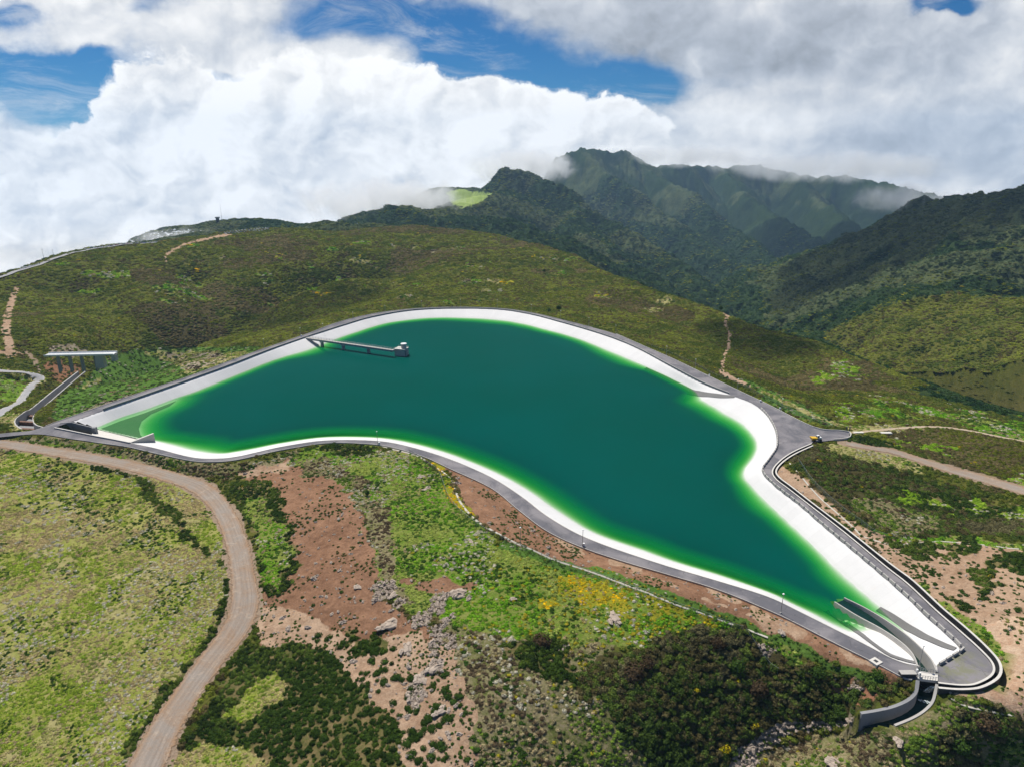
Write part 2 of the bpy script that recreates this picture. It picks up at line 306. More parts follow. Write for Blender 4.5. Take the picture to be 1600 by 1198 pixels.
# ridges: (px,py,range) , side slope, rounding, gully amplitude
def ridge(pts, k, w, g, noi=1.0, warpn=0):
    return dict(p=np.array([PR(*a) for a in pts]), k=k, w=w, g=g, noi=noi)
RIDGES = [
 ridge([(318,352,1750),(345,345,1750),(385,341,1720),(420,344,1690),(447,352,1660)], .10, 60, 0, .2),
 ridge([(440,361,1300),(475,350,1300),(500,347,1300),(530,355,1290),(580,351,1300),(620,350,1300)], .30, 40, 2, .3),
 ridge([(180,385,1350),(215,378,1350),(250,376,1340),(300,367,1420),(335,361,1500)], .10, 50, 0, .2),
 # shoulder with meadow, coming out of the cloud
 ridge([(598,330,1800),(612,323,1800),(640,326,1750),(665,329,1750),(700,326,1850),(740,314,2000),(790,300,2200)], .30, 60, 10, .6),
 ridge([(705,292,2600),(760,296,2600),(800,297,2500)], .12, 80, 0, .3),
 ridge([(700,335,1700),(790,345,1600),(850,368,1450),(890,388,1350)], .5, 60, 22),
 ridge([(788,268,2500),(830,277,2500),(870,292,2400),(905,322,2250),(960,352,2100),(1030,392,1900),(1080,430,1700),(1118,468,1480)], .70, 30, 50),
 ridge([(905,322,2250),(900,350,1950),(930,380,1750),(990,420,1550),(1040,450,1420)], .62, 30, 40),
 # back range
 ridge([(826,330,3500),(845,290,3550),(868,246,3600),(905,237,3700),(935,240,3800),(965,239,3900),(1000,246,4000),(1030,258,4100),(1080,264,4300)], .75, 40, 90),
 ridge([(905,240,3650),(930,262,3450),(970,290,3200),(1010,312,3000),(1060,350,2700),(1110,385,2450),(1150,415,2200),(1190,445,1900)], .85, 25, 70),
 ridge([(1000,248,4000),(1030,285,3700),(1075,305,3400),(1120,345,3000),(1165,375,2700),(1205,405,2400)], .85, 25, 70),
 ridge([(1060,262,4500),(1120,264,4700),(1180,261,4900),(1230,267,4900),(1280,277,4900),(1340,281,4800),(1400,292,4600),(1470,312,4200)], .75, 40, 100),
 ridge([(1130,266,4700),(1160,300,4200),(1200,330,3800),(1245,358,3300),(1290,385,2900)], .85, 25, 80),
 ridge([(1240,270,4800),(1270,305,4300),(1310,335,3800),(1340,360,3300)], .85, 25, 80),
 # right mountain
 ridge([(1118,474,1500),(1210,424,1750),(1262,402,1800),(1326,373,1850),(1375,342,1800),(1400,327,1750),(1431,314,1700),(1480,311,1650),(1536,306,1550),(1585,298,1500),(1680,285,1450),(1850,270,1400)], .66, 40, 45),
 ridge([(1326,373,1850),(1308,410,1600),(1280,445,1420),(1270,480,1250),(1285,515,1080)], .7, 20, 22),
 ridge([(1480,311,1650),(1470,360,1400),(1440,400,1250),(1400,440,1120),(1370,480,1020)], .55, 40, 22),
 ridge([(1590,299,1500),(1590,350,1280),(1560,400,1130),(1540,440,1000)], .5, 60, 20),
 # nearer hill on the right
 ridge([(1296,523,880),(1340,499,880),(1400,476,880),(1450,466,870),(1482,461,850),(1520,466,830),(1600,470,800),(1720,478,760),(1900,490,700)], .40, 50, 9, .5),
]
VALLEYS = [ # carved ravines: (px,py,z) , depth, half width
 ([(575,398,10),(520,402,8),(470,412,4),(420,430,0),(375,446,0),(345,462,-2),(290,480,-6),(225,505,-10),(198,535,-12),(140,565,-12)], 34, 52),
 ([(300,408,8),(318,430,4),(330,448,0),(345,462,-2)], 22, 36),
 ([(120,430,4),(170,455,2),(215,480,-2),(235,500,-8)], 14, 50), ([(640,395,8),(600,430,4),(520,455,0),(450,480,-6),(380,505,-9)], 10, 60), ([(1020,470,-8),(1080,500,-10),(1180,545,-12),(1260,600,-12)], 9, 35),
 ([(1060,1230,-18),(1120,1190,-19),(1190,1160,-18),(1250,1140,-16),(1310,1130,-13)], 3, 10),
 ([(1010,520,-6),(1090,545,-6),(1180,600,-5)], 0, 20),
]
VAL = [(P(*np.array(v).T)[:, :2] if False else np.array([P(a, b_, c)[:2] for a, b_, c in v]), d, w) for v, d, w in VALLEYS]
TRK = trackpoly([t for t in TRACK], -6); TRK2 = trackpoly(TRACK2, -3); HRP = trackpoly(HAIR, -7)
BB = (RIM[:, 0].min() - 40, RIM[:, 0].max() + 60, RIM[:, 1].min() - 40, RIM[:, 1].max() + 40)
def terrain_z(x, y, detail=True):
    x = np.asarray(x, float); y = np.asarray(y, float); shp = x.shape; x = x.ravel(); y = y.ravel()
    r = np.hypot(x, y); az = np.arctan2(x, y)
    z = base_z(x, y)
    rc = np.interp(az, cr_az, cr_r)
    s = np.maximum(0, r - rc); drop = s * s / (s + 40)
    z = np.where(r > rc, np.minimum(z, base_z(np.sin(az) * np.minimum(r, rc), np.cos(az) * np.minimum(r, rc))), z) - .62 * drop
    z = np.maximum(z, -330 + 30 * fbm(x, y, 300, 3, 5))
    near = np.ones_like(z)                       # gentle relief
    relief = fbm(x, y, 90, 4, 1) * 8.0 * sstep(r, 300, 700) + (fbm(x, y, 230, 3, 9) * 19 - 4) * sstep(r, 520, 900) * sstep(rc - r, -40, 160) + fbm(x, y, 22, 3, 2) * .9
    for i, (vp, d, w) in enumerate(VAL):
        dd = polydist(x, y, vp, False)
        z = z - d * np.exp(-(np.maximum(0, dd - .08 * w) / w) ** 1.3 * 1.6)
    hi = np.full_like(z, -1e9); noi = np.zeros_like(z)
    m = r > 650; xm, ym = x[m], y[m]
    if m.any():
        H = z[m]; NO = np.zeros_like(H); tag = np.zeros_like(H)
        wx = xm + fbm(xm, ym, 260, 3, 21) * 45; wy = ym + fbm(xm, ym, 260, 3, 22) * 45
        for ri, R in enumerate(RIDGES):
            d, t = polydist(wx, wy, R['p'], False, True); d0 = polydist(xm, ym, R['p'], False)
            d = np.where(d0 < 60, d0 + (d - d0) * sstep(d0, 0, 60), d)
            zz = np.interp(t, np.arange(len(R['p'])), R['p'][:, 2])
            seg = np.concatenate([[0], np.cumsum(np.hypot(*np.diff(R['p'][:, :2], axis=0).T))])
            arc = np.interp(t, np.arange(len(seg)), seg)
            gl = 0
            if R['g']:
                gl = R['g'] * (1 - ridged(arc + fbm(xm, ym, 120, 2, 40 + ri) * 25, d * .22, 150, 3, 30 + ri)) * sstep(d, 5, 170) * 1.6
            hh = zz - R['k'] * (np.sqrt(d * d + R['w'] ** 2) - R['w']) - gl - (d * d / 900.0 if R['k'] < .35 else 0)
            k = hh > H; NO = np.where(k, R['noi'], NO); H = np.maximum(H, hh)
        z[m] = H; noi[m] = NO
    if detail:
        far = sstep(r, 500, 1500)
        z = z + relief * (1 - .7 * far)
        z = z + noi * ((ridged(x, y, 75, 4, 60) - .6) * 26 + (ridged(x, y, 190, 4, 64) - .6) * 60 * sstep(r, 1500, 3000) + (ridged(x, y, 26, 3, 63) - .6) * 9 + fbm(x, y, 11, 2, 61) * 5)
        # scrub canopy bumps
        z = z + (fbm(x, y, 6.5, 2, 70) * (.5 + .9 * far) + fbm(x, y, 2.2, 2, 71) * .22) * sstep(r, 90, 300)
        z = z + fbm(x, y, 1.6, 2, 72) * .15
    # corridors: crest road and basin, tracks, channels
    k = (x > BB[0]) & (x < BB[1]) & (y > BB[2]) & (y < BB[3])
    if k.any():
        xk, yk, zk = x[k], y[k], z[k]
        dr = polydist(xk, yk, ROADPOLY); ins = inside(xk, yk, ROADPOLY)
        t = sstep(dr, .5, 14); zk = np.where(ins, -.35, -.35 * (1 - t) + zk * t)
        dd = polydist(xk, yk, RIM); ii = inside(xk, yk, RIM)
        zk = np.where(ii, -.4 - np.minimum(3.0 * dd, 50), zk)
        for poly, dep in ((CHAN, -14), (GAPP, -12), (DRAIN, -5.2), (DCH, -12)):
            kk = (xk > poly[:, 0].min() - 3) & (xk < poly[:, 0].max() + 3) & (yk > poly[:, 1].min() - 3) & (yk < poly[:, 1].max() + 3)
            if kk.any():
                i2 = inside(xk[kk], yk[kk], poly); zk[kk] = np.where(i2, np.minimum(zk[kk], dep), zk[kk])
        kk = (xk > DCH[:, 0].min() - 14) & (xk < DCH[:, 0].max() + 14) & (yk > DCH[:, 1].min() - 14) & (yk < DCH[:, 1].max() + 14)
        if kk.any():
            X, Y = xk[kk], yk[kk]; i2 = inside(X, Y, DCH); best = np.full(X.shape, 1e9); zt = np.zeros(X.shape)
            for Wl in (DN_L, DN_R):
                d, t = polydist(X, Y, Wl, False, True); q_ = np.interp(t, np.arange(len(Wl)), Wl[:, 2]) - .25; u_ = d < best; zt = np.where(u_, q_, zt); best = np.minimum(best, d)
            rd = inside(X, Y, ROADPOLY) | inside(X, Y, DRAIN) | inside(X, Y, GAPP); _, te = polydist(X, Y, DN_L, False, True); en = te >= len(DN_L) - 1.001; tt = np.where(en, sstep(best, .3, 4), sstep(best, 1, 12)); zz = zk[kk]
            past = (X < DN_R[-1, 0] - 1) & (Y < DN_L[-1, 1]) & (X < DN_L[-1, 0] + 6)
            zz = np.where(~i2 & ~rd & ~past, zt * (1 - tt) + zz * tt, zz); zk[kk] = zz
        z[k] = zk
    kk = (x > INCH[:, 0].min() - 30) & (x < INCH[:, 0].max() + 30) & (y > INCH[:, 1].min() - 30) & (y < INCH[:, 1].max() + 30)
    if kk.any():
        i2 = inside(x[kk], y[kk], INCH); dd = polydist(x[kk], y[kk], INCH); zi = np.interp(y[kk], [300, 330, 360, 430], [-2.5, -4.2, -6.2, -6.8])
        t = sstep(dd, .5, 9); z[kk] = np.where(i2, -11, zi * (1 - t) + z[kk] * t)
    return z.reshape(shp)
# levelled tracks: height of the centre line, blended across
def smooth1(a, n=5):
    for _ in range(n): a = np.concatenate([a[:1], (a[:-2] + a[1:-1] * 2 + a[2:]) / 4, a[-1:]])
    return a
def hit(px, py, z0=-3.0, n=12):
    px = np.atleast_1d(np.asarray(px, float)); py = np.atleast_1d(np.asarray(py, float)); z = np.full(px.shape, float(z0))
    for _ in range(n):
        w = P(px, py, z); z = .5 * z + .5 * ground(w[:, 0], w[:, 1])
    w = P(px, py, z); w[:, 2] = ground(w[:, 0], w[:, 1]); return w
TRACKS = []
_tz = terrain_z
def ground0(x, y): return _tz(x, y, False)
def add_track(t, z0):
    a = np.array(t, float); z = np.full(len(a), float(z0))
    for _ in range(14):
        w = P(a[:, 0], a[:, 1], z); z = .5 * z + .5 * ground0(w[:, 0], w[:, 1])
    w = P(a[:, 0], a[:, 1], z)
    hw = a[:, 2] * np.hypot(w[:, 0], np.hypot(w[:, 1], w[:, 2] - CAMZ)) / F      # half width in metres across
    # steep tracks seen end on: pixel width is horizontal width
    c = catmull(np.column_stack([w, hw]), 6); c[:, 2] = smooth1(c[:, 2], 12)
    TRACKS.append(c); return c
TR1 = add_track(TRACK, -5)
TR1[:, 3] *= .84 * np.interp(np.arange(len(TR1)), np.linspace(0, len(TR1) - 1, 16), [2.0,2.0,1.9,1.8,1.6,1.3,1.05,1,1,1,1,1,1,1,1,1])
TR2 = add_track(TRACK2, -3); TR3 = add_track(HAIR, -7)
TR3[:, 3] *= np.interp(np.arange(len(TR3)), np.linspace(0, len(TR3) - 1, 9), [2.4, 2.4, 2.2, 1.5, 1.1, 1, 1, 1, 1])
TR2[:, 3] *= 1.9
TR4 = add_track([(1328,676,2.2),(1360,673,2.4),(1400,669,2.6),(1450,666.5,2.6),(1500,670,2.4),(1560,681,2.2),(1640,697,2)], -4); TR4[:, 3] *= 1.6
def ground(x, y):
    x = np.asarray(x, float); y = np.asarray(y, float)
    z = terrain_z(x, y)
    for c in TRACKS:
        k = (x > c[:, 0].min() - 12) & (x < c[:, 0].max() + 12) & (y > c[:, 1].min() - 12) & (y < c[:, 1].max() + 12)
        if k.any():
            d, t = polydist(x[k], y[k], c, False, True)
            zc = np.interp(t, np.arange(len(c)), c[:, 2]); hw = np.interp(t, np.arange(len(c)), c[:, 3])
            b_ = sstep(d, hw * .9, hw + 5); z[k] = zc * (1 - b_) + z[k] * b_ - .12 * (1 - b_)
    return z

# ------------------------------------------------------------------ polar sheet
def build_grid():
    az = np.concatenate([np.linspace(-80, -41, 40)[:-1], np.linspace(-41, 41, 1080), np.linspace(41, 80, 40)[1:]])
    dep = np.linspace(math.radians(68), math.radians(10.6), 930)
    r1 = (CAMZ + 3) / np.tan(dep); ratio = 1.0062; n = int(math.log(5600 / r1[-1]) / math.log(ratio))
    r2 = r1[-1] * ratio ** np.arange(1, n + 1); r3 = np.geomspace(5700, 40000, 14)
    r = np.concatenate([r1, r2, r3]); A, R = np.meshgrid(np.radians(az), r)
    return R * np.sin(A), R * np.cos(A), R
GX, GY, GR = build_grid()
GZ = ground(GX.ravel(), GY.ravel()).reshape(GX.shape)
print('terrain', GX.shape, time.time() - T0)
PXX, PYY = proj(GX, GY, GZ)

# ------------------------------------------------------------------ ground-cover zones
# id: colour A, colour B (sRGB as seen in sun), shrub density, shrub palette
Z = {}
def zone(name, a, b_, dens=0., pal=None, size=(.6, 1.2)):
    Z[name] = (len(Z), a, b_, dens, pal, size); return len(Z) - 1
zone('heather', (74,82,34), (98,96,46), 1.5, [(72,84,32),(84,94,36),(96,98,42),(82,74,46),(110,116,44)], (.8, 2.0))
zone('heath_brown', (68,62,38), (92,84,54), 1.5, [(86,80,48),(98,88,58),(80,88,38),(112,102,66)], (.7, 1.7))
zone('forest', (30,46,28), (58,72,42), 1.2, [(34,54,30),(44,64,34),(54,72,40)], (2, 5))
zone('mountain', (42,56,36), (88,94,62), .9, [(44,58,36),(60,72,42),(78,86,52),(92,96,64)], (2, 4))
zone('field', (122,132,52), (158,148,98), 1.3, [(126,144,48),(144,156,62),(112,134,44),(156,154,92),(164,150,110)], (.35, .95))
zone('bright', (88,118,32), (132,132,74), 1.2, [(98,140,32),(118,152,42),(82,118,32),(66,92,34),(140,150,74)], (.4, 1.2))
zone('lime', (106,130,36), (124,140,50), 1.7, [(118,148,38),(132,158,48),(96,122,36)], (.5, 1.2))
zone('greenslope', (74,104,42), (90,116,52), .5, [(72,92,40),(84,104,48)], (.5, .9))
zone('darkgreen', (80,86,44), (122,106,74), 2.3, [(48,66,24),(60,78,28),(42,56,24),(76,92,36)], (.6, 1.6))
zone('mottled', (92,98,50), (144,130,104), 1.1, [(86,108,40),(104,124,46),(66,84,36),(140,130,98),(84,72,54)], (.4, 1.25))
zone('gully', (62,64,34), (84,76,52), 2.8, [(60,76,32),(78,74,44),(70,86,36),(80,74,46),(84,98,42),(90,86,58)], (.8, 2.3))
zone('redsoil', (118,88,68), (148,114,90), .12, [(60,80,34),(84,84,46)], (.4, .8))
zone('pinksoil', (176,150,126), (148,120,96), .16, [(52,76,26),(64,84,34)], (.4, .8))
zone('palesoil', (196,172,146), (172,138,112), .05, [(66,88,32),(110,110,60)], (.4, .8))
zone('gravel', (150,132,114), (136,116,94), .08, [(96,116,44),(74,92,36)], (.3,.7))
zone('yellow', (150,138,40), (110,122,40), .8, [(206,172,24),(180,160,30),(110,132,34)], (.5, .9))
zone('dry', (160,152,104), (136,132,82), 1.0, [(150,148,92),(128,136,62),(162,152,108),(110,128,52)], (.4, .9))
zone('rocky', (158,146,128), (104,92,70), .45, [(84,100,44),(66,60,44)], (.5, 1.1))
zone('meadow', (150,166,96), (120,140,70))
zone('redearth', (146,104,80), (110,88,62), .45, [(70,76,36),(84,92,44)], (.6, 1.2))
zone('fern', (110,140,44), (96,116,50), .8, [(128,156,60),(104,136,44),(150,158,104)], (.7, 1.2))
ZONE = np.zeros(GX.shape, np.int16)
wxp = fbm(GX, GY, 14, 3, 81) ; wyp = fbm(GX, GY, 14, 3, 82); hf = fbm(GX, GY, 3.0, 2, 83)
sc_ = np.clip(900 / (GR + 60), .6, 6)
hf2 = fbm(GX, GY, 5.0, 3, 84)
WPX = PXX + (wxp * 4.5 + hf * 4.0) * sc_; WPY = PYY + (wyp * 3.0 + hf2 * 3.5) * sc_ * .8
NEARC = GR < np.interp(np.arctan2(GX, GY), cr_az, cr_r) + 5
def paint(name, poly, r0=0, r1=1e9, warp=1.0, prob=None):
    x0, y0 = np.min(poly, 0) - 30; x1, y1 = np.max(poly, 0) + 30
    k = (PXX > x0) & (PXX < x1) & (PYY > y0) & (PYY < y1) & (GR > r0) & (GR < r1)
    if not k.any(): return
    X = PXX[k] + (WPX[k] - PXX[k]) * warp; Y = PYY[k] + (WPY[k] - PYY[k]) * warp
    i = inside(X, Y, poly)
    if prob is not None: i &= (fbm(GX[k], GY[k], prob[0], 3, 90 + Z[name][0]) > prob[1])
    zz = ZONE[k]; zz[i] = Z[name][0]; ZONE[k] = zz
def pline(name, pts, w, r0=0, r1=1e9, warp=1.0, prob=None):
    p = np.array(pts, float); k = (PXX > p[:, 0].min() - 40) & (PXX < p[:, 0].max() + 40) & (PYY > p[:, 1].min() - 40) & (PYY < p[:, 1].max() + 40) & (GR > r0) & (GR < r1)
    if not k.any(): return
    X = PXX[k] + (WPX[k] - PXX[k]) * warp; Y = PYY[k] + (WPY[k] - PYY[k]) * warp
    d, t = polydist(X, Y, p, False, True)
    ww = np.interp(t, np.arange(len(p)), w) if np.ndim(w) else w
    i = d < ww
    if prob is not None: i &= (fbm(GX[k], GY[k], prob[0], 3, 90 + Z[name][0]) > prob[1])
    zz = ZONE[k]; zz[i] = Z[name][0]; ZONE[k] = zz
# large areas
ZONE[fbm(GX, GY, 110, 3, 85) > .24] = Z['heath_brown'][0]
ZONE[(~NEARC)] = Z['forest'][0]
ZONE[(~NEARC) & (GR > 1000) & (fbm(GX, GY, 160, 3, 86) > -.05) & (GZ > -120)] = Z['mountain'][0]
paint('heather', [(1285,530),(1296,518),(1340,495),(1400,472),(1450,462),(1482,457),(1520,462),(1600,466),(1740,474),(1740,640),(1600,640),(1520,628),(1440,600),(1370,572),(1330,552)], 640, 990, 1.6)
paint('forest', [(1420,606),(1500,598),(1600,596),(1740,600),(1740,690),(1600,655),(1500,632),(1440,615)], 380, 990, 1.2)
paint('bright', [(230,440),(330,445),(350,462),(300,478),(250,470)], prob=(14, .12))
paint('meadow', [(698,300),(720,296),(740,300),(770,300),(750,318),(720,325),(705,318)], 1200)
NC = 1300
paint('lime', [(126,428),(160,425),(203,424),(203,432),(180,435),(130,433)], 0, NC, 1)
paint('lime', [(118,455),(160,452),(160,457),(120,459)], 0, NC, 1)
for (x_, y_, a_, b_) in [(527,436,14,4),(492,452,10,3),(560,407,24,3),(770,440,24,3),(1040,470,16,6),(770,455,20,3),(565,380,14,3),(1020,485,20,2),(98,412,14,3)]:
    paint('lime' if a_ < 15 else 'dry', [(x_ - a_, y_), (x_, y_ - b_), (x_ + a_, y_), (x_, y_ + b_)], 0, NC, 1.2)
for _ in range(55):
    x_, y_ = random.uniform(240, 1100), random.uniform(375, 480)
    if y_ < 375 + max(0, x_ - 820) * .36: continue
    a_ = random.uniform(4, 14); b_ = a_ * .28; paint(random.choice(['bright', 'yellow', 'heath_brown', 'mottled']), [(x_ - a_, y_), (x_, y_ - b_), (x_ + a_, y_), (x_, y_ + b_)], 0, NC, 2)
# right of the reservoir
paint('lime', [(1296,565),(1318,560),(1345,572),(1352,590),(1330,597),(1298,592)], 0, NC, 1.5, (6, -.12))
paint('lime', [(1260,585),(1300,580),(1310,595),(1270,600)], 0, NC, 1.5, (8, .0))
paint('lime', [(1310,630),(1400,635),(1500,640),(1470,655),(1330,650)], 0, NC, 1.5, (9, .12))
paint('lime', [(1300,632),(1335,632),(1340,655),(1310,655)], 0, NC, 1.5, (8, -.05))
paint('bright', [(1360,615),(1600,655),(1640,690),(1440,670),(1350,650)], 0, NC, 1.5, (9, .05))
paint('greenslope', [(1150,590),(1190,603),(1330,668),(1290,668),(1270,662),(1195,625)], 0, NC, .6)
paint('heath_brown', [(1380,670),(1500,668),(1640,700),(1640,760),(1500,730),(1400,700)], 0, NC)
paint('lime', [(1398,682),(1440,688),(1490,700),(1495,715),(1440,708),(1400,695)], 0, NC, 1.5, (5, -.03))
paint('lime', [(1550,735),(1600,735),(1640,760),(1600,762),(1550,745)], 0, NC, 1.5, (5, .0))
paint('gully', [(1228,712),(1262,695),(1300,700),(1400,732),(1500,765),(1640,812),(1640,850),(1540,835),(1430,838),(1370,830),(1330,800),(1280,755)], 0, NC)
paint('darkgreen', [(1300,735),(1420,765),(1520,780),(1640,800),(1640,820),(1500,800),(1380,785)], 0, NC, 1, (10, 0))
paint('mottled', [(1320,775),(1400,785),(1460,805),(1470,830),(1400,835),(1340,805)], 0, NC)
paint('lime', [(1500,765),(1600,790),(1660,800),(1660,822),(1560,808),(1500,790)], 0, NC, 1.5, (5, -.02))
paint('lime', [(1390,765),(1480,775),(1500,800),(1420,800)], 0, NC, 1.5, (7, .08))
paint('dry', [(1290,692),(1340,690),(1420,715),(1450,738),(1400,732),(1330,715),(1290,705)], 0, NC)
paint('dry', [(1300,664),(1420,664),(1420,672),(1340,676)], 0, NC)
paint('darkgreen', [(1330,680),(1395,690),(1402,706),(1370,705),(1330,690)], 0, NC)
paint('pinksoil', [(1218,728),(1240,735),(1262,755),(1300,790),(1345,826),(1400,848),(1500,846),(1660,862),(1700,1140),(1600,1105),(1480,1082),(1565,1065),(1566,1030),(1480,948),(1380,872),(1262,776),(1216,742)], 0, NC, .7)
paint('palesoil', [(1520,980),(1600,960),(1700,1000),(1700,1080),(1580,1075),(1560,1030)], 0, NC)
paint('bright', [(1350,832),(1400,848),(1480,846),(1600,856),(1700,870),(1700,862),(1500,838),(1400,838)], 0, NC)
pline('darkgreen', [(1385,845),(1420,862),(1480,862),(1505,852)], 13, 0, NC, 1, (5, -.2))
paint('darkgreen', [(1545,868),(1600,850),(1700,860),(1700,930),(1600,910),(1550,925),(1505,960),(1485,935)], 0, NC, 1, (5, -.05))
pline('bright', [(1425,905),(1470,945),(1515,985),(1550,1012),(1572,1045),(1560,1070),(1510,1085)], 8, 0, NC, 1, (5, -.2))
# left: dam slope, valley floor
paint('greenslope', [(78,652),(92,622),(135,590),(160,562),(205,547),(300,542),(410,542),(400,552),(300,590),(150,640),(95,660)], 0, NC, .5)
paint('dry', [(222,553),(260,549),(330,549),(392,553),(345,570),(300,585),(282,588),(285,575),(250,560)], 0, NC)
paint('rocky', [(255,553),(330,551),(370,557),(300,580),(270,565)], 0, NC, 1, (6, -.1))
pline('dry', [(128,606),(160,592)], 3, 0, NC); pline('rocky', [(140,640),(180,628),(230,612)], 3, 0, NC)
paint('redearth', [(65,570),(90,560),(125,570),(120,590),(95,598),(75,585)], 0, NC, 1.2)
paint('rocky', [(75,540),(110,538),(140,545),(130,556),(85,556)], 0, NC, 1.2)
paint('fern', [(-60,588),(20,585),(48,590),(45,603),(20,628),(-60,655)], 0, NC, 1, (8, -.3))
pline('dry', [(-20,655),(20,650),(30,672)], 8, 0, NC)
pline('pinksoil', [(26,452),(18,472),(10,500),(8,520),(15,540),(14,551)], [4,5,7,7,7,10], 0, NC, .3)
pline('pinksoil', [(-20,551),(15,549),(42,552)], 3, 0, NC, .5); pline('gravel', [(42,552),(56,565),(60,580)], 3.5, 0, NC, .4)
pline('pinksoil', [(260,409),(258,401),(268,392),(290,381),(330,372),(360,366)], [1.5,2,2,2,2.2,2.5], 0, 2000, .2)
pline('pinksoil', [(1130,489),(1137,492),(1133,508),(1140,524),(1137,545),(1130,560),(1126,580),(1140,590),(1170,603)], [2,3,2,2,3,3,4,4,3], 0, NC, .25)
pline('dry', [(1190,612),(1260,643),(1310,664)], 2.5, 0, NC, .3)
# near field
paint('mottled', [(-300,690),(20,688),(90,680),(240,712),(340,724),(420,716),(470,700),(445,730),(350,745),(250,735),(0,702)], 0, NC)
paint('bright', [(-300,695),(60,690),(240,722),(330,738),(330,745),(250,732),(0,700)], 0, NC, 1, (9, 0))
paint('field', [(-500,705),(60,706),(200,733),(305,758),(340,800),(354,860),(354,925),(340,985),(300,1040),(250,1110),(190,1230),(-500,1400)], 0, NC, .6)
paint('dry', [(-100,760),(340,800),(340,1100),(200,1230),(-200,1300)], 0, NC, 1, (7, .38))
pline('darkgreen', [(150,724),(215,742),(250,790),(287,826),(325,868)], [6,9,9,8,5], 0, NC)
pline('darkgreen', [(316,768),(347,810),(358,870),(358,940),(332,1000),(288,1060),(240,1118),(205,1165)], [4,5,6,8,12,13,14,12], 0, NC)
paint('redsoil', [(360,735),(400,738),(445,715),(500,735),(550,765),(572,830),(590,880),(590,930),(640,965),(700,1000),(720,1060),(745,1120),(760,1300),(300,1300),(400,1050),(400,960),(405,930),(440,900),(455,860),(440,800),(420,765)], 0, NC, .7)
paint('pinksoil', [(370,735),(470,712),(475,722),(420,745),(380,745)], 0, NC)
paint('pinksoil', [(400,955),(480,960),(560,1010),(640,985),(700,1010),(725,1060),(745,1120),(770,1300),(300,1300),(400,1010)], 0, NC, 1)
paint('darkgreen', [(345,748),(420,752),(448,790),(452,850),(460,885),(432,930),(405,918),(402,870),(388,820),(365,780)], 0, NC)
paint('bright', [(385,775),(420,782),(445,840),(450,880),(430,922),(408,905),(405,850)], 0, NC)
paint('darkgreen', [(375,1005),(450,1000),(520,1025),(570,1085),(620,1150),(670,1300),(200,1300),(300,1140),(345,1060)], 0, NC)
paint('field', [(385,1062),(430,1052),(452,1068),(445,1100),(400,1118),(352,1122),(370,1085)], 0, NC)
paint('field', [(200,1300),(270,1165),(340,1150),(400,1172),(450,1230)], 0, NC)
paint('darkgreen', [(540,985),(600,990),(640,1010),(600,1040),(560,1080)], 0, NC, 1.3, (5, -.05))
paint('bright', [(440,725),(470,703),(560,690),(600,697),(640,704),(690,745),(722,800),(800,850),(900,878),(1000,905),(1100,940),(1180,980),(1245,1012),(1265,1045),(1180,1060),(1100,1020),(950,1005),(850,1010),(760,985),(690,975),(620,950),(590,905),(575,830),(555,775),(510,742)], 0, NC, .8)
paint('mottled', [(450,725),(500,715),(560,740),(600,800),(620,880),(640,950),(600,925),(580,860),(560,790),(520,750)], 0, NC, 1.3)
paint('darkgreen', [(490,698),(520,692),(580,694),(590,702),(540,712),(500,708)], 0, NC)
paint('redsoil', [(600,905),(680,905),(760,915),(700,935),(640,935)], 0, NC, 1.4, (6, 0))
paint('yellow', [(850,900),(1000,915),(1100,950),(1110,985),(1000,975),(900,950),(840,960)], 0, NC, 1.5, (5, .08))
paint('mottled', [(690,975),(760,985),(850,1010),(950,1005),(1000,1060),(1120,1300),(740,1300),(745,1120),(720,1060)], 0, NC)
paint('darkgreen', [(780,1000),(900,1000),(960,1040),(900,1060),(800,1050)], 0, NC, 1.4, (6, 0))
paint('rocky', [(560,890),(640,905),(720,930),(700,1010),(620,1060),(640,1120),(690,1140),(700,1060),(650,980),(600,930)], 0, NC, 1.5, (4, .18))
paint('gully', [(900,1060),(960,1020),(1040,1005),(1100,985),(1160,985),(1230,1035),(1330,1045),(1420,1060),(1400,1090),(1370,1100),(1330,1125),(1240,1120),(1180,1150),(1150,1200),(1160,1300),(1080,1300),(1000,1160),(930,1100)], 0, NC, 1.3)
paint('rocky', [(1165,990),(1250,1030),(1330,1045),(1350,1075),(1260,1060),(1180,1020)], 0, NC, 1, (4, -.05))
paint('redearth', [(1330,1040),(1420,1070),(1390,1095),(1340,1100),(1300,1075)], 0, NC, 1, (4, 0))
pline('rocky', [(1150,1210),(1180,1165),(1230,1135),(1290,1128),(1340,1128)], [16,14,11,7,5], 0, NC, .6)
paint('mottled', [(1180,1300),(1190,1175),(1260,1145),(1400,1140),(1450,1110),(1500,1090),(1700,1130),(1700,1400),(1180,1400)], 0, NC)
paint('gully', [(1490,1120),(1560,1110),(1700,1130),(1700,1200),(1560,1150)], 0, NC, 1.3)
paint('gully', [(1480,1140),(1540,1130),(1530,1300),(1450,1300)], 0, NC, 1.3)
paint('bright', [(1560,1150),(1660,1130),(1700,1200),(1600,1230)], 0, NC, 1.3)
paint('palesoil', [(1500,1075),(1600,1085),(1700,1100),(1700,1130),(1600,1118),(1540,1090)], 0, NC)
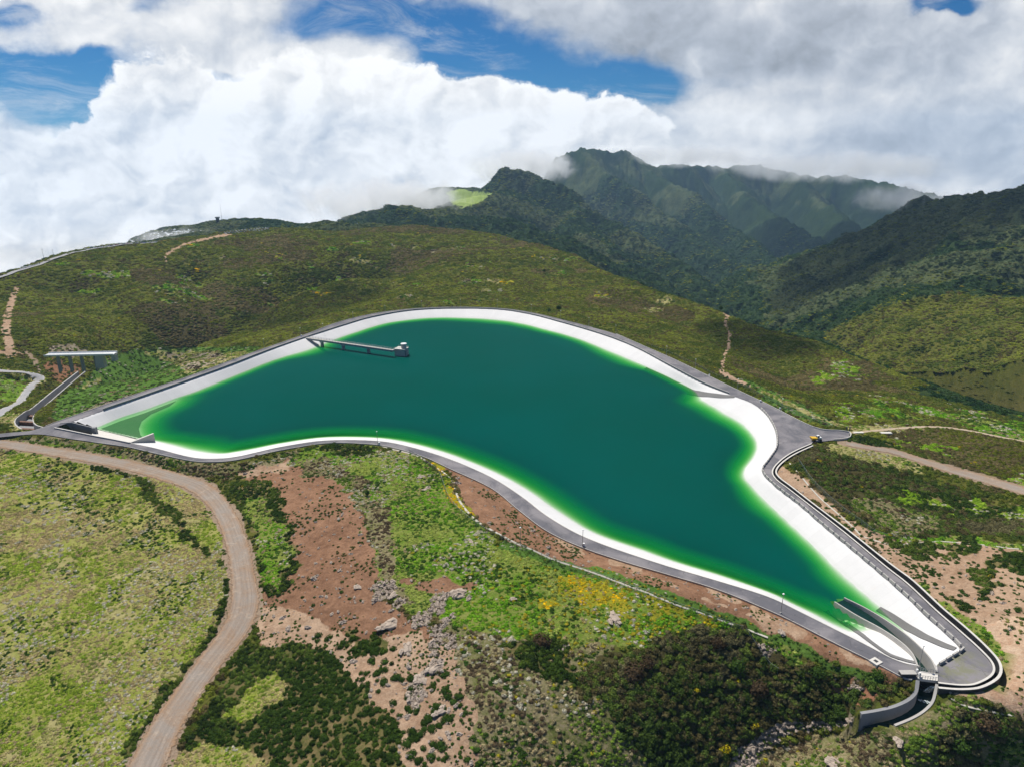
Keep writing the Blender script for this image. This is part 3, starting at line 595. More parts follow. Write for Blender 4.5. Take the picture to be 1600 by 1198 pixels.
# soil bank between crest road and drain path
paint('redsoil', [(600,700),(660,708),(703,728),(767,757),(811,792),(854,824),(910,850),(975,873),(1050,895),(1125,918),(1219,957),(1294,995),(1369,1032),(1414,1058),(1390,1070),(1330,1040),(1280,1022),(1150,968),(1050,928),(960,897),(860,868),(790,842),(748,812),(727,785),(708,745),(685,722),(640,708)], 0, NC, .35)
paint('pinksoil', [(811,792),(854,824),(910,850),(975,873),(1125,918),(1414,1058),(1280,1015),(1100,935),(940,880),(850,845)], 0, NC, .8, (9, 0))
paint('yellow', [(672,713),(692,727),(713,768),(742,806),(728,804),(700,775),(684,740)], 0, NC, .6)
pline('greenslope', [(790,848),(860,874),(960,904),(1050,932),(1150,972),(1240,1008),(1300,1036),(1370,1064)], 7, 0, NC, .6)
for c, nm, ex in ((TR1, 'gravel', .5), (TR2, 'gravel', .6), (TR3, 'dry', .6)):
    k = (GX > c[:, 0].min() - 10) & (GX < c[:, 0].max() + 10) & (GY > c[:, 1].min() - 10) & (GY < c[:, 1].max() + 10)
    d, t = polydist(GX[k], GY[k], c, False, True); hw = np.interp(t, np.arange(len(c)), c[:, 3])
    zz = ZONE[k]; zz[d < hw + ex + wxp[k] * 1.5] = Z[nm][0]; ZONE[k] = zz
inroad = np.zeros(GX.shape, bool)
kb = (GX > BB[0]) & (GX < BB[1]) & (GY > BB[2]) & (GY < BB[3])
_dr = polydist(GX[kb], GY[kb], ROADPOLY); _in = inside(GX[kb], GY[kb], ROADPOLY); inroad[kb] = _in | (_dr < .8)
print('zones', time.time() - T0)

names = list(Z); CA = np.array([lin(Z[n][1]) for n in names]); CB = np.array([lin(Z[n][2]) for n in names])

# ------------------------------------------------------------------ object helpers
def link(o, parent=None):
    COL.objects.link(o)
    if parent is not None: o.parent = parent
    return o
def tag(o, label=None, cat=None, group=None, kind=None):
    if label: o['label'] = label
    if cat: o['category'] = cat
    if group: o['group'] = group
    if kind: o['kind'] = kind
    return o
def mesh(name, V, Fc, mat, parent=None, smooth=False):
    me = bpy.data.meshes.new(name); me.from_pydata([tuple(map(float, v)) for v in V], [], [tuple(map(int, f)) for f in Fc]); me.update()
    if mat: me.materials.append(mat)
    if smooth: me.polygons.foreach_set('use_smooth', [True] * len(me.polygons))
    return link(bpy.data.objects.new(name, me), parent)
def empty(name, loc=(0, 0, 0), rz=0):
    o = bpy.data.objects.new(name, None); o.location = loc; o.rotation_euler = (0, 0, rz); o.empty_display_size = .5; return link(o)
class MB:
    def __init__(s): s.V = []; s.F = []
    def box(s, c, d, rz=0, taper=1.0):
        n = len(s.V); cz, sz = math.cos(rz), math.sin(rz)
        for k in (-1, 1):
            tt = taper if k > 0 else 1
            for i, j in ((-1, -1), (1, -1), (1, 1), (-1, 1)):
                x, y = i * d[0] / 2 * tt, j * d[1] / 2 * tt
                s.V.append((c[0] + x * cz - y * sz, c[1] + x * sz + y * cz, c[2] + k * d[2] / 2))
        s.F += [tuple(n + q for q in f) for f in ((3, 2, 1, 0), (4, 5, 6, 7), (0, 1, 5, 4), (1, 2, 6, 5), (2, 3, 7, 6), (3, 0, 4, 7))]; return s
    def cyl(s, c, r, h, n=12, r2=None):
        m = len(s.V); r2 = r if r2 is None else r2
        for rr, z in ((r, 0), (r2, h)):
            for i in range(n): a = 2 * math.pi * i / n; s.V.append((c[0] + rr * math.cos(a), c[1] + rr * math.sin(a), c[2] + z))
        s.F += [tuple(m + i for i in range(n))[::-1], tuple(m + n + i for i in range(n))]
        s.F += [(m + i, m + (i + 1) % n, m + n + (i + 1) % n, m + n + i) for i in range(n)]; return s
    def strip(s, top, thick, depth, offs=0.0):
        """wall along a polyline: top (x,y,z), given thickness, going down by depth (number or list)"""
        top = np.asarray(top, float); n = len(top); t = np.gradient(top[:, :2], axis=0); t /= np.hypot(*t.T)[:, None] + 1e-9
        nr = np.column_stack([-t[:, 1], t[:, 0]]); dp = np.zeros(n) + depth; m = len(s.V)
        for i in range(n):
            for sd_, zz in ((-1, 0), (1, 0), (1, -dp[i]), (-1, -dp[i])):
                p = top[i, :2] + nr[i] * (sd_ * thick / 2 + offs); s.V.append((p[0], p[1], top[i, 2] + zz))
        for i in range(n - 1):
            a = m + 4 * i; b_ = a + 4
            for j in range(4): s.F.append((a + j, a + (j + 1) % 4, b_ + (j + 1) % 4, b_ + j))
        s.F += [(m + 3, m + 2, m + 1, m), tuple(m + 4 * (n - 1) + j for j in range(4))]; return s
    def out(s, name, mat, parent=None, smooth=False): return mesh(name, s.V, s.F, mat, parent, smooth)
def copy_tree(o, parent=None):
    c = o.copy(); COL.objects.link(c); c.parent = parent
    for ch in [q for q in KIDS.get(o.name, [])]: copy_tree(ch, c)
    return c
KIDS = {}
def reg(*roots):
    for o in list(S.objects):
        if o.parent is not None and o.parent.name in {r.name for r in roots}: KIDS.setdefault(o.parent.name, []).append(o)

# ------------------------------------------------------------------ materials
def material(name):
    m = bpy.data.materials.new(name); m.use_nodes = True; nt = m.node_tree; nt.nodes.clear(); b = NB(nt)
    o = b.new('ShaderNodeOutputMaterial'); return m, b, o
def simple(name, col, rough=.8, var=.15, scale=.6, metal=0, bump=0):
    m, b, o = material(name); p = b.new('ShaderNodeBsdfPrincipled'); b.L.new(p.outputs[0], o.inputs[0])
    g = b.new('ShaderNodeNewGeometry').outputs['Position']
    n = b.noise(g, scale, 6, .6); n2 = b.noise(g, scale * 9, 3, .6)
    f = b.m('ADD', b.m('MULTIPLY', b.m('SUBTRACT', n, .5), 2 * var), b.m('MULTIPLY', b.m('SUBTRACT', n2, .5), var))
    c = b.vm('SCALE', (*col,), b.m('ADD', 1.0, f)); b.L.new(c, p.inputs['Base Color'])
    p.inputs['Roughness'].default_value = rough; p.inputs['Metallic'].default_value = metal
    p.inputs['Specular IOR Level'].default_value = .3
    if bump:
        bn = b.new('ShaderNodeBump'); bn.inputs['Strength'].default_value = bump; bn.inputs['Distance'].default_value = .1
        b.L.new(n2, bn.inputs['Height']); b.L.new(bn.outputs[0], p.inputs['Normal'])
    return m
M_conc = simple('concrete', (.42, .40, .37), .85, .22, .25)
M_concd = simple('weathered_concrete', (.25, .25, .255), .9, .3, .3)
M_shade = simple('shaded_stained_concrete', (.05, .05, .05), .6, .3, .5)  # near-black: shade inside the channels put into the colour, on top of algae stain
M_light = simple('light_concrete', (.60, .57, .52), .8, .2, .3)
M_white = simple('white_paint', (.78, .78, .76), .5, .05)
M_metal = simple('galvanised_steel', (.36, .37, .38), .45, .1, 1, .6)
M_dark = simple('dark_steel', (.06, .06, .065), .5, .1, 1, .3)
M_yel = simple('yellow_paint', (.70, .42, .02), .45, .06)
M_brown = simple('brown_stain', (.17, .09, .06), .8, .25, .8)
M_rock = simple('pale_rock', (.40, .325, .26), .9, .45, .9, 0, .8)
M_rubber = simple('black_rubber', (.02, .02, .02), .8, .1)
M_glass = simple('dark_glass', (.03, .04, .05), .1, .05)
def m_ground():
    m, b, o = material('ground_cover'); p = b.new('ShaderNodeBsdfDiffuse'); b.L.new(p.outputs[0], o.inputs[0])
    g = b.new('ShaderNodeNewGeometry').outputs['Position']; A = b.attr('colA'); B = b.attr('colB')
    n = b.noise(g, .22, 7, .68); n2 = b.noise(g, 1.3, 6, .7); n3 = b.noise(g, .03, 5, .6)
    f = b.m('ADD', b.m('MULTIPLY', b.m('SUBTRACT', n, .5), 2.6), b.m('MULTIPLY', b.m('SUBTRACT', n2, .5), 2.4))
    f = b.m('ADD', f, b.m('MULTIPLY', b.m('SUBTRACT', n3, .5), 1.6))
    c = b.mix(b.m('ADD', f, .45, clamp=True), A, B)
    v = b.m('ADD', 1.0, b.m('MULTIPLY', b.m('SUBTRACT', b.noise(g, 3.5, 5, .75), .5), .9))
    v = b.m('MULTIPLY', v, b.m('ADD', 1.0, b.m('MULTIPLY', b.m('SUBTRACT', b.noise(g, .55, 4, .7), .5), .7)))
    c = b.vm('SCALE', c, v); b.L.new(c, p.inputs[0])
    bn = b.new('ShaderNodeBump'); bn.inputs['Strength'].default_value = .7; bn.inputs['Distance'].default_value = .6
    b.L.new(b.noise(g, .9, 6, .7), bn.inputs['Height']); b.L.new(bn.outputs[0], p.inputs['Normal'])
    return m
M_ground = m_ground()
def m_soil(name, ca_, cb_, stripe=True):
    m, b, o = material(name); p = b.new('ShaderNodeBsdfDiffuse'); b.L.new(p.outputs[0], o.inputs[0])
    g = b.new('ShaderNodeNewGeometry').outputs['Position']; uvn = b.attr('across', out='Fac')
    n = b.noise(g, .12, 7, .65, .5); n2 = b.noise(g, 1.6, 5, .75)
    ru = b.m('MULTIPLY', b.m('SUBTRACT', 1.0, b.m('ABSOLUTE', b.m('SUBTRACT', b.m('ABSOLUTE', uvn), .45))), .55)
    f = b.m('ADD', b.m('MULTIPLY', b.m('SUBTRACT', n, .5), 2.4), b.m('MULTIPLY', b.m('SUBTRACT', n2, .5), 1.6))
    f = b.m('ADD', f, b.m('SUBTRACT', b.m('MULTIPLY', b.ss(b.m('ABSOLUTE', uvn), .45, 1.0), 1.0), 0))
    c = b.mix(b.m('ADD', f, .25, clamp=True), lin(ca_), lin(cb_))
    rut = b.noise(b.cxyz(b.m('MULTIPLY', uvn, 7.0), b.m('MULTIPLY', b.noise(g, .05, 2, .5), 3.0), 0), 1.0, 3, .6)
    c = b.vm('SCALE', c, b.m('ADD', 1, b.m('MULTIPLY', b.m('SUBTRACT', rut, .5), .75)))
    c = b.mix(b.m('MULTIPLY', b.ss(b.noise(g, .3, 6, .75, 1.0), .54, .66), .55), c, lin((176,160,142)))
    c = b.vm('SCALE', c, b.m('ADD', 1, b.m('MULTIPLY', b.m('SUBTRACT', b.noise(g, 3, 5, .85), .5), .9)))
    b.L.new(c, p.inputs[0])
    tr = b.new('ShaderNodeBsdfTransparent'); mx = b.new('ShaderNodeMixShader'); e = b.m('ADD', b.m('ABSOLUTE', uvn), b.m('MULTIPLY', b.m('SUBTRACT', b.noise(g, .6, 5, .7), .5), .55))
    b.L.new(b.ss(e, .78, .92) if stripe else b.m('MULTIPLY', e, 0), mx.inputs[0]); b.L.new(p.outputs[0], mx.inputs[1]); b.L.new(tr.outputs[0], mx.inputs[2]); b.L.new(mx.outputs[0], o.inputs[0]); return m
M_track = m_soil('gravel_track', (146,136,126), (148,122,98)); M_pale = m_soil('pale_track', (176,160,140), (164,146,116)); M_hair = m_soil('old_asphalt', (150,150,152), (168,166,166), False)
def m_asphalt():
    m, b, o = material('asphalt'); p = b.new('ShaderNodeBsdfPrincipled'); b.L.new(p.outputs[0], o.inputs[0])
    g = b.new('ShaderNodeNewGeometry').outputs['Position']
    n = b.noise(g, .05, 8, .6, 1.0); n2 = b.noise(g, .5, 6, .65); gr = b.noise(g, 6, 3, .7)
    c = b.mix(b.ss(n, .38, .62), lin((98,97,102)), lin((132,128,130)))
    vo = b.new('ShaderNodeTexVoronoi', feature='DISTANCE_TO_EDGE'); b.L.new(b.vm('ADD', g, b.vm('SCALE', b.noise(g, .4, 3, .6, out=1), 3.0)), vo.inputs['Vector']); vo.inputs['Scale'].default_value = .14
    c = b.mix(b.m('MULTIPLY', b.ss(vo.outputs['Distance'], .012, .002), .5), c, (.05, .05, .05))
    c = b.mix(b.m('MULTIPLY', b.ss(n2, .56, .75), .5), c, lin((150,144,140)))
    # weeds and dust gathered at the lower turning place
    x, y, z = b.xyz(g); c0 = P(1475,1030,0)
    d = b.m('SQRT', b.m('ADD', b.m('POWER', b.m('SUBTRACT', x, float(c0[0])), 2.0), b.m('POWER', b.m('SUBTRACT', y, float(c0[1])), 2.0)))
    w = b.m('MULTIPLY', b.ss(d, 13, 3), b.ss(b.noise(g, .35, 5, .7), .42, .6))
    c = b.mix(b.m('MULTIPLY', w, .7), c, lin((118,120,84)))
    c = b.vm('SCALE', c, b.m('ADD', 1, b.m('MULTIPLY', b.m('SUBTRACT', gr, .5), .35)))
    b.L.new(c, p.inputs['Base Color']); p.inputs['Roughness'].default_value = .9; p.inputs['Specular IOR Level'].default_value = .2
    return m
M_asph = m_asphalt()
def m_liner():
    m, b, o = material('white_basin_lining'); p = b.new('ShaderNodeBsdfPrincipled'); b.L.new(p.outputs[0], o.inputs[0])
    g = b.new('ShaderNodeNewGeometry').outputs['Position']
    n = b.noise(g, .03, 7, .6); n2 = b.noise(g, .5, 6, .7)
    t = b.attr('along', out='Fac')       # panel seams running down the slope
    fr = b.m('FRACT', b.m('DIVIDE', t, 4.0)); seam = b.m('MULTIPLY', b.ss(b.m('ABSOLUTE', b.m('SUBTRACT', fr, .5)), .48, .5), .10)
    pan = b.new('ShaderNodeTexWhiteNoise', noise_dimensions='1D'); b.put(pan.inputs['W'], b.m('FLOOR', b.m('DIVIDE', t, 4.0)))
    f = b.m('ADD', 1.0, b.m('MULTIPLY', b.m('SUBTRACT', n, .5), .16)); f = b.m('ADD', f, b.m('MULTIPLY', b.m('SUBTRACT', n2, .5), .10))
    f = b.m('ADD', f, b.m('MULTIPLY', b.m('SUBTRACT', pan.outputs[0], .5), .05)); f = b.m('SUBTRACT', f, seam)
    c = b.vm('SCALE', (.66, .648, .638), f)
    c = b.mix(b.m('MULTIPLY', b.ss(b.noise(g, .12, 6, .75), .60, .78), .35), c, (.60, .52, .46))
    zz_ = b.xyz(g)[2]; st = b.m('MULTIPLY', b.ss(b.m('ADD', zz_, b.m('MULTIPLY', b.noise(g, .35, 5, .7), .9)), -2.9, -3.9), .28)
    c = b.mix(st, c, (.46, .50, .42))
    b.L.new(c, p.inputs['Base Color']); p.inputs['Roughness'].default_value = .75; p.inputs['Specular IOR Level'].default_value = .25
    return m
M_liner = m_liner()
def m_water():
    m, b, o = material('reservoir_water')
    g = b.new('ShaderNodeNewGeometry').outputs['Position']; d = b.attr('depth', out='Fac')
    d = b.m('MAXIMUM', b.m('ADD', d, b.m('MULTIPLY', b.m('SUBTRACT', b.noise(g, .06, 4, .6), .5), .8)), 0)
    ex = lambda k: b.m('EXPONENT', b.m('MULTIPLY', d, -k))
    T = b.cxyz(ex(.44), ex(.06), ex(.52))
    cc = b.new('ShaderNodeBsdfTransparent'); b.L.new(T, cc.inputs[0])
    df = b.new('ShaderNodeBsdfDiffuse')
    deep = b.mix(b.ss(d, 1.0, 6.0), (.002, .27, .045), (.0, .062, .046))
    deep = b.mix(b.ss(b.noise(g, .006, 4, .6), .35, .7, 0, .35), deep, (.0, .086, .080))
    b.L.new(deep, df.inputs[0])
    mx = b.new('ShaderNodeMixShader'); b.L.new(b.m('SUBTRACT', 1, ex(.33)), mx.inputs[0]); b.L.new(cc.outputs[0], mx.inputs[1]); b.L.new(df.outputs[0], mx.inputs[2])
    gl = b.new('ShaderNodeBsdfGlossy'); gl.inputs['Roughness'].default_value = .14; gl.inputs[0].default_value = (.7, .92, 1, 1)
    fr = b.new('ShaderNodeFresnel'); fr.inputs[0].default_value = 1.33
    bn = b.new('ShaderNodeBump'); bn.inputs['Strength'].default_value = .5; bn.inputs['Distance'].default_value = .06
    w = b.m('ADD', b.m('MULTIPLY', b.noise(b.vm('MULTIPLY', g, (1, 1.8, 1)), .9, 4, .6), b.ss(b.noise(b.vm('MULTIPLY', g, (1, 2.2, 1)), .012, 4, .6), .35, .65, .5, 2.2)), b.m('MULTIPLY', b.noise(g, .12, 3, .5), 1.2))
    b.L.new(w, bn.inputs['Height']); b.L.new(bn.outputs[0], gl.inputs['Normal']); b.L.new(bn.outputs[0], fr.inputs['Normal'])
    mx2 = b.new('ShaderNodeMixShader'); b.L.new(b.m('MULTIPLY', fr.outputs[0], .06), mx2.inputs[0]); b.L.new(mx.outputs[0], mx2.inputs[1]); b.L.new(gl.outputs[0], mx2.inputs[2])
    b.L.new(mx2.outputs[0], o.inputs[0]); return m
M_water = m_water()
def m_dwater():
    m, b, o = material('channel_water'); p = b.new('ShaderNodeBsdfPrincipled'); b.L.new(p.outputs[0], o.inputs[0])
    p.inputs['Base Color'].default_value = (.006, .028, .022, 1); p.inputs['Roughness'].default_value = .12; p.inputs['IOR'].default_value = 1.33
    return m
M_dw = m_dwater()
def m_leaf(name, inst=True, col=(.05, .09, .02)):
    m, b, o = material(name); p = b.new('ShaderNodeBsdfDiffuse'); tr = b.new('ShaderNodeBsdfTranslucent')
    g = b.new('ShaderNodeNewGeometry')
    if inst: c = b.attr('tint', 'INSTANCER')
    else: c = b.mix(b.new('ShaderNodeObjectInfo').outputs['Random'], col, tuple(v * 1.5 for v in col))
    v = b.m('ADD', .75, b.m('MULTIPLY', g.outputs['Random Per Island'], .7))
    c = b.vm('SCALE', c, v); b.L.new(c, p.inputs[0]); b.L.new(c, tr.inputs[0])
    mx = b.new('ShaderNodeMixShader'); mx.inputs[0].default_value = .22; b.L.new(p.outputs[0], mx.inputs[1]); b.L.new(tr.outputs[0], mx.inputs[2]); b.L.new(mx.outputs[0], o.inputs[0])
    return m
M_leafI = m_leaf('scrub_leaves'); M_leafD = m_leaf('shrub_leaves', False, lin((52,72,28))); M_leafB = m_leaf('brown_shrub_leaves', False, lin((70,58,42)))

# ------------------------------------------------------------------ ground sheet
def build_ground():
    nr, nc = GX.shape; V = np.stack([GX, GY, GZ], -1).reshape(-1, 3).astype(np.float32)
    idx = np.arange(nr * nc).reshape(nr, nc)
    Fq = np.stack([idx[:-1, :-1], idx[:-1, 1:], idx[1:, 1:], idx[1:, :-1]], -1).reshape(-1, 4)
    rcg = np.interp(np.arctan2(GX, GY), cr_az, cr_r); az560 = math.atan2(*P(575, 360, 15)[:2])
    azg = np.arctan2(GX, GY); az860 = math.atan2(*PR(862, 262, 3600)[:2]); az700 = math.atan2(*PR(700, 300, 2000)[:2])
    cut = (azg < az560) & (GR > rcg + 260) & ((GZ < -25) | (GR > 1900))
    cut |= (azg < az700) & (GR > 1700) & (GZ < -60)
    cut |= (GR > 5650) | ((azg < az860) & (GR > 2900) & (GZ < 30))
    kf = ~(cut[:-1, :-1] & cut[:-1, 1:] & cut[1:, 1:] & cut[1:, :-1]).ravel(); Fq = Fq[kf]
    used = np.zeros(len(V), bool); used[Fq.ravel()] = True; mp = np.cumsum(used) - 1; Fq = mp[Fq]; V = V[used]
    me = bpy.data.meshes.new('ground'); me.vertices.add(len(V)); me.vertices.foreach_set('co', V.ravel())
    me.loops.add(Fq.size); me.loops.foreach_set('vertex_index', Fq.ravel().astype(np.int32))
    me.polygons.add(len(Fq)); me.polygons.foreach_set('loop_start', np.arange(0, Fq.size, 4, dtype=np.int32))
    me.polygons.foreach_set('use_smooth', np.ones(len(Fq), bool)); me.update(calc_edges=True)
    zz = ZONE.ravel()[used]
    for nm, C in (('colA', CA), ('colB', CB)):
        at = me.attributes.new(nm, 'FLOAT_COLOR', 'POINT'); c = np.ones((len(V), 4), np.float32); c[:, :3] = C[zz]; at.data.foreach_set('color', c.ravel())
    me.materials.append(M_ground); o = link(bpy.data.objects.new('ground', me)); tag(o, kind='structure')
build_ground(); print('ground mesh', time.time() - T0)

# ------------------------------------------------------------------ basin lining, water
def grid_mesh(name, X, Y, Zv, keep, mat, attrs=(), kind='structure'):
    nr, nc = X.shape; idx = np.arange(nr * nc).reshape(nr, nc)
    k = keep[:-1, :-1] & keep[:-1, 1:] & keep[1:, 1:] & keep[1:, :-1]
    Fq = np.stack([idx[:-1, :-1], idx[:-1, 1:], idx[1:, 1:], idx[1:, :-1]], -1)[k]
    used = np.zeros(nr * nc, bool); used[Fq.ravel()] = True; mp = np.cumsum(used) - 1; Fq = mp[Fq]
    V = np.stack([X, Y, Zv], -1).reshape(-1, 3)[used].astype(np.float32)
    me = bpy.data.meshes.new(name); me.vertices.add(len(V)); me.vertices.foreach_set('co', V.ravel())
    me.loops.add(Fq.size); me.loops.foreach_set('vertex_index', Fq.ravel().astype(np.int32)); me.polygons.add(len(Fq))
    me.polygons.foreach_set('loop_start', np.arange(0, Fq.size, 4, dtype=np.int32)); me.polygons.foreach_set('use_smooth', np.ones(len(Fq), bool)); me.update(calc_edges=True)
    for nm, a in attrs:
        at = me.attributes.new(nm, 'FLOAT', 'POINT'); at.data.foreach_set('value', a.ravel()[used].astype(np.float32))
    me.materials.append(mat); o = link(bpy.data.objects.new(name, me)); tag(o, kind=kind); return o
WPAIR = np.maximum(ws, 5)
def liner_field(x, y):
    dw, t = polydist(x, y, WATER, True, True); dr = polydist(x, y, RIM); iw = inside(x, y, WATER); ir = inside(x, y, RIM)
    sl = 5.2 / np.interp(t, np.arange(len(WPAIR)), WPAIR); sl = np.clip(sl, .11, .62)
    dsh = polydist(x, y, SHELF); ins = inside(x, y, SHELF); dsh = np.where(ins, 0, dsh)
    depth = sl * dw; depth = np.where(iw, np.minimum(depth, .8 + .30 * dsh), 0)
    z = np.where(iw, WL - depth, WL * dr / (dr + dw + 1e-6)); z = np.where(ir, z, -.12)
    seg = np.concatenate([[0], np.cumsum(np.hypot(*np.diff(RIM, axis=0).T))])
    _, tr_ = polydist(x, y, RIM, True, True)
    along = np.interp(tr_, np.arange(len(seg)), seg)
    return z, depth, iw, ir, dw, dr, along
stp = 1.15
gx = np.arange(BB[0], BB[1], stp); gy = np.arange(BB[2], BB[3], stp); LX, LY = np.meshgrid(gx, gy)
pre = inside(LX, LY, ROADPOLY)
fx, fy = LX[pre], LY[pre]; z_, dep_, iw_, ir_, dw_, dr_, al_ = liner_field(fx, fy)
def full(v, fill=0.0):
    a = np.full(LX.shape, fill, float); a[pre] = v; return a
LZ = full(z_, -.12); DEP = full(dep_); IW = full(iw_) > .5; IR = full(ir_) > .5; DW = full(dw_, 99); DR = full(dr_, 99); AL = full(al_)
inch = inside(LX, LY, CHAN)
NOTCH = np.vstack([P(*np.array([(86,666.3),(112,658.5)], float).T, 0)[:, :2], P(*np.array([(148,668.7),(216,685.7)], float).T, WL)[:, :2], P(*np.array([(205,692.5),(150,681)], float).T, 0)[:, :2]])
KL = pre & (IR | (DR < 2.2)) & ~inside(LX, LY, NOTCH)
LZc = LZ.copy(); inch2 = inch | (polydist(LX, LY, CHAN) < .3) if False else inch
_k = (LX < P(148,668,0)[0]) & KL          # intake notch left of the weir is open to the culvert
grid_mesh('reservoir_lining', LX, LY, LZc, KL & ~inch, M_liner, [('along', AL)])
DEPW = DEP.copy(); dch = polydist(LX[inch], LY[inch], CHAN) if inch.any() else 0
DEPW[inch] = np.maximum(DEPW[inch], 9)
KW = pre & (IW | (DW < 14)) & IR & ~inch
# the water stops at the weir
weirL = P(150,670,WL)[:2]; weirR = P(214,686,WL)[:2]
cross = (weirR[0] - weirL[0]) * (LY - weirL[1]) - (weirR[1] - weirL[1]) * (LX - weirL[0])
KW &= ~((cross < -2) & (LX < P(240,690,WL)[0] + 3) & (LY < weirL[1] + 5))
# depth near shore: plain distance so that the sheet meets the slope with zero depth
grid_mesh('water', LX, LY, np.full(LX.shape, WL), KW, M_water, [('depth', DEPW)])
print('basin', time.time() - T0)

def liner_z(x, y):
    z, d, iw, ir, *_ = liner_field(np.atleast_1d(np.asarray(x, float)), np.atleast_1d(np.asarray(y, float))); return z
def polyfill(name, poly, z, mat, parent=None):
    vs = [Vector((float(a), float(c), 0)) for a, c in poly]; tr = tessellate_polygon([vs])
    V = [(a.x, a.y, z) for a in vs]
    Fc = []
    for t in tr:
        a, c, d = (V[i] for i in t); s_ = (c[0] - a[0]) * (d[1] - a[1]) - (c[1] - a[1]) * (d[0] - a[0]); Fc.append(tuple(t) if s_ > 0 else tuple(t)[::-1])
    return mesh(name, V, Fc, mat, parent)
# crest road: ring cut open at the spillway
i1 = ich * 5; i2 = ich2 * 5
rim_r = np.vstack([RIM[i2:], RIM[:i1 + 1]])       # from left bank of channel round to right bank
ring = np.vstack([ROAD_O[::-1], rim_r[::-1][:0], ]) if False else None
outer = np.vstack([ROAD_O, ])                      # left end -> round far side -> right of channel
ringpoly = np.vstack([ROAD_O, RIM[:i1 + 1][::-1]]) # far + right part: from left end along outer to channel, back along rim
ringpoly2 = np.vstack([ROAD_N, RIM[-5:], RIM[i2:-5][::-1]]) if False else None
allring = np.vstack([ROAD_O, RIM[:i1 + 1][::-1], RIM[i2:][::-1], ROAD_N]) if False else None
# outer loop (ROAD_O then ROAD_N) with the rim as inner boundary: ROAD_O ... channel right bank, rim backwards ... left bank, ROAD_N
rb = RIM[:i1 + 1][::-1]; lb = RIM[i2:][::-1]
ringp = np.vstack([ROAD_O, rb, lb, ROAD_N])
road = polyfill('road', ringp, .02, M_asph); tag(road, kind='structure')

# draped ribbons
def ribbon(name, c, mat, lift=.06, edge=.0):
    c = np.asarray(c); n = len(c); t = np.gradient(c[:, :2], axis=0); t /= np.hypot(*t.T)[:, None] + 1e-9; nr = np.column_stack([-t[:, 1], t[:, 0]])
    na = 9; V = []; ac = []
    for i in range(n):
        for j in range(na):
            a = -1 + 2 * j / (na - 1); w = c[i, 3] * (1 + edge * (random.random() - .5)) if abs(a) == 1 else c[i, 3]
            p = c[i, :2] + nr[i] * a * w; V.append((p[0], p[1], c[i, 2] + lift - .10 * abs(a) ** 4)); ac.append(a)
    Fc = [(i * na + j, i * na + j + 1, (i + 1) * na + j + 1, (i + 1) * na + j) for i in range(n - 1) for j in range(na - 1)]
    Fc = [f[::-1] for f in Fc] if False else Fc
    o = mesh(name, V, Fc, mat, None, True); at = o.data.attributes.new('across', 'FLOAT', 'POINT'); at.data.foreach_set('value', np.array(ac, np.float32))
    tag(o, kind='structure'); return o
def dense(c, n=4): return catmull(c, n)
ribbon('dirt_track', dense(TR1, 5), M_track, .05, .35)
ribbon('dirt_road', dense(TR2, 5), M_track, .05, .3)
ribbon('dirt_path', dense(TR4, 4), M_pale, .05, .3)
ribbon('hairpin_road', dense(TR3, 3), M_hair, .06, .02)
def strip_path(name, px, hw, mat, lift=.10, z0=-1):
    a = np.array(px, float); w = hit(a[:, 0], a[:, 1], z0); c = catmull(w, 8); c[:, 2] = smooth1(ground(c[:, 0], c[:, 1]), 3)
    return ribbon(name, np.column_stack([c, np.full(len(c), hw)]), mat, lift)
M_path = simple('pale_path_concrete', (.50, .47, .40), .9, .2, .4); M_path.name = 'pale_path_concrete'
print('roads', time.time() - T0)

# ================================================================== built things
def wall_thing(name, label, cat, top, thick, depth, mat, cap=None, group=None):
    o = MB().strip(top, thick, depth).out(name, mat); tag(o, label, cat, group)
    if cap:
        t = np.array(top, float).copy(); t[:, 2] += .12; MB().strip(t, thick + .12, .12).out('coping', cap, o)
    return o
def on(px, py, z=0.0): return P(px, py, z)
RIM3 = np.column_stack([RIM, np.zeros(len(RIM))])
def rimseg(a, b_, off, z):
    """stretch of the rim between indices, moved outwards by off"""
    c = RIM[a:b_ + 1]; t = np.gradient(c, axis=0); t /= np.hypot(*t.T)[:, None]; nr = np.column_stack([-t[:, 1], t[:, 0]])
    m = c + nr * off
    if inside(m[len(m) // 2:len(m) // 2 + 1, 0], m[len(m) // 2:len(m) // 2 + 1, 1], RIM)[0]: m = c - nr * off
    return np.column_stack([m, np.full(len(m), z)])
# parapet along the far crest, kerb on the near crest
wall_thing('parapet', 'low grey parapet wall along the far crest of the white basin', 'wall', rimseg(5, iramp * 5 - 1, .3, .85), .3, .9, M_concd, M_conc)
wall_thing('kerb', 'long pale kerb between near crest road and white lining', 'kerb', rimseg(ich2 * 5 + 3, iL * 5, .12, .16), .3, .3, M_light)
ow = P(*np.array(ROAD_OUT[20:31], float).T, 0); ow = catmull(ow, 5); ow[:, 2] = .55
wall_thing('roadside_wall', 'thin pale wall on the outer edge of the far right crest road', 'wall', ow, .28, .9, M_light)
ow = P(*np.array(ROAD_OUT[3:20], float).T, 0); ow = catmull(ow, 5); ow[:, 2] = .30
wall_thing('roadside_kerb', 'pale kerb on the outer edge of the far left crest road', 'kerb', ow, .3, .6, M_conc)
ow = ROAD_N[3:-18]; ow = np.column_stack([ow, np.full(len(ow), .14)])
wall_thing('roadside_kerb', 'sandy kerb on the outer edge of the near crest road', 'kerb', ow, .22, .4, M_conc)

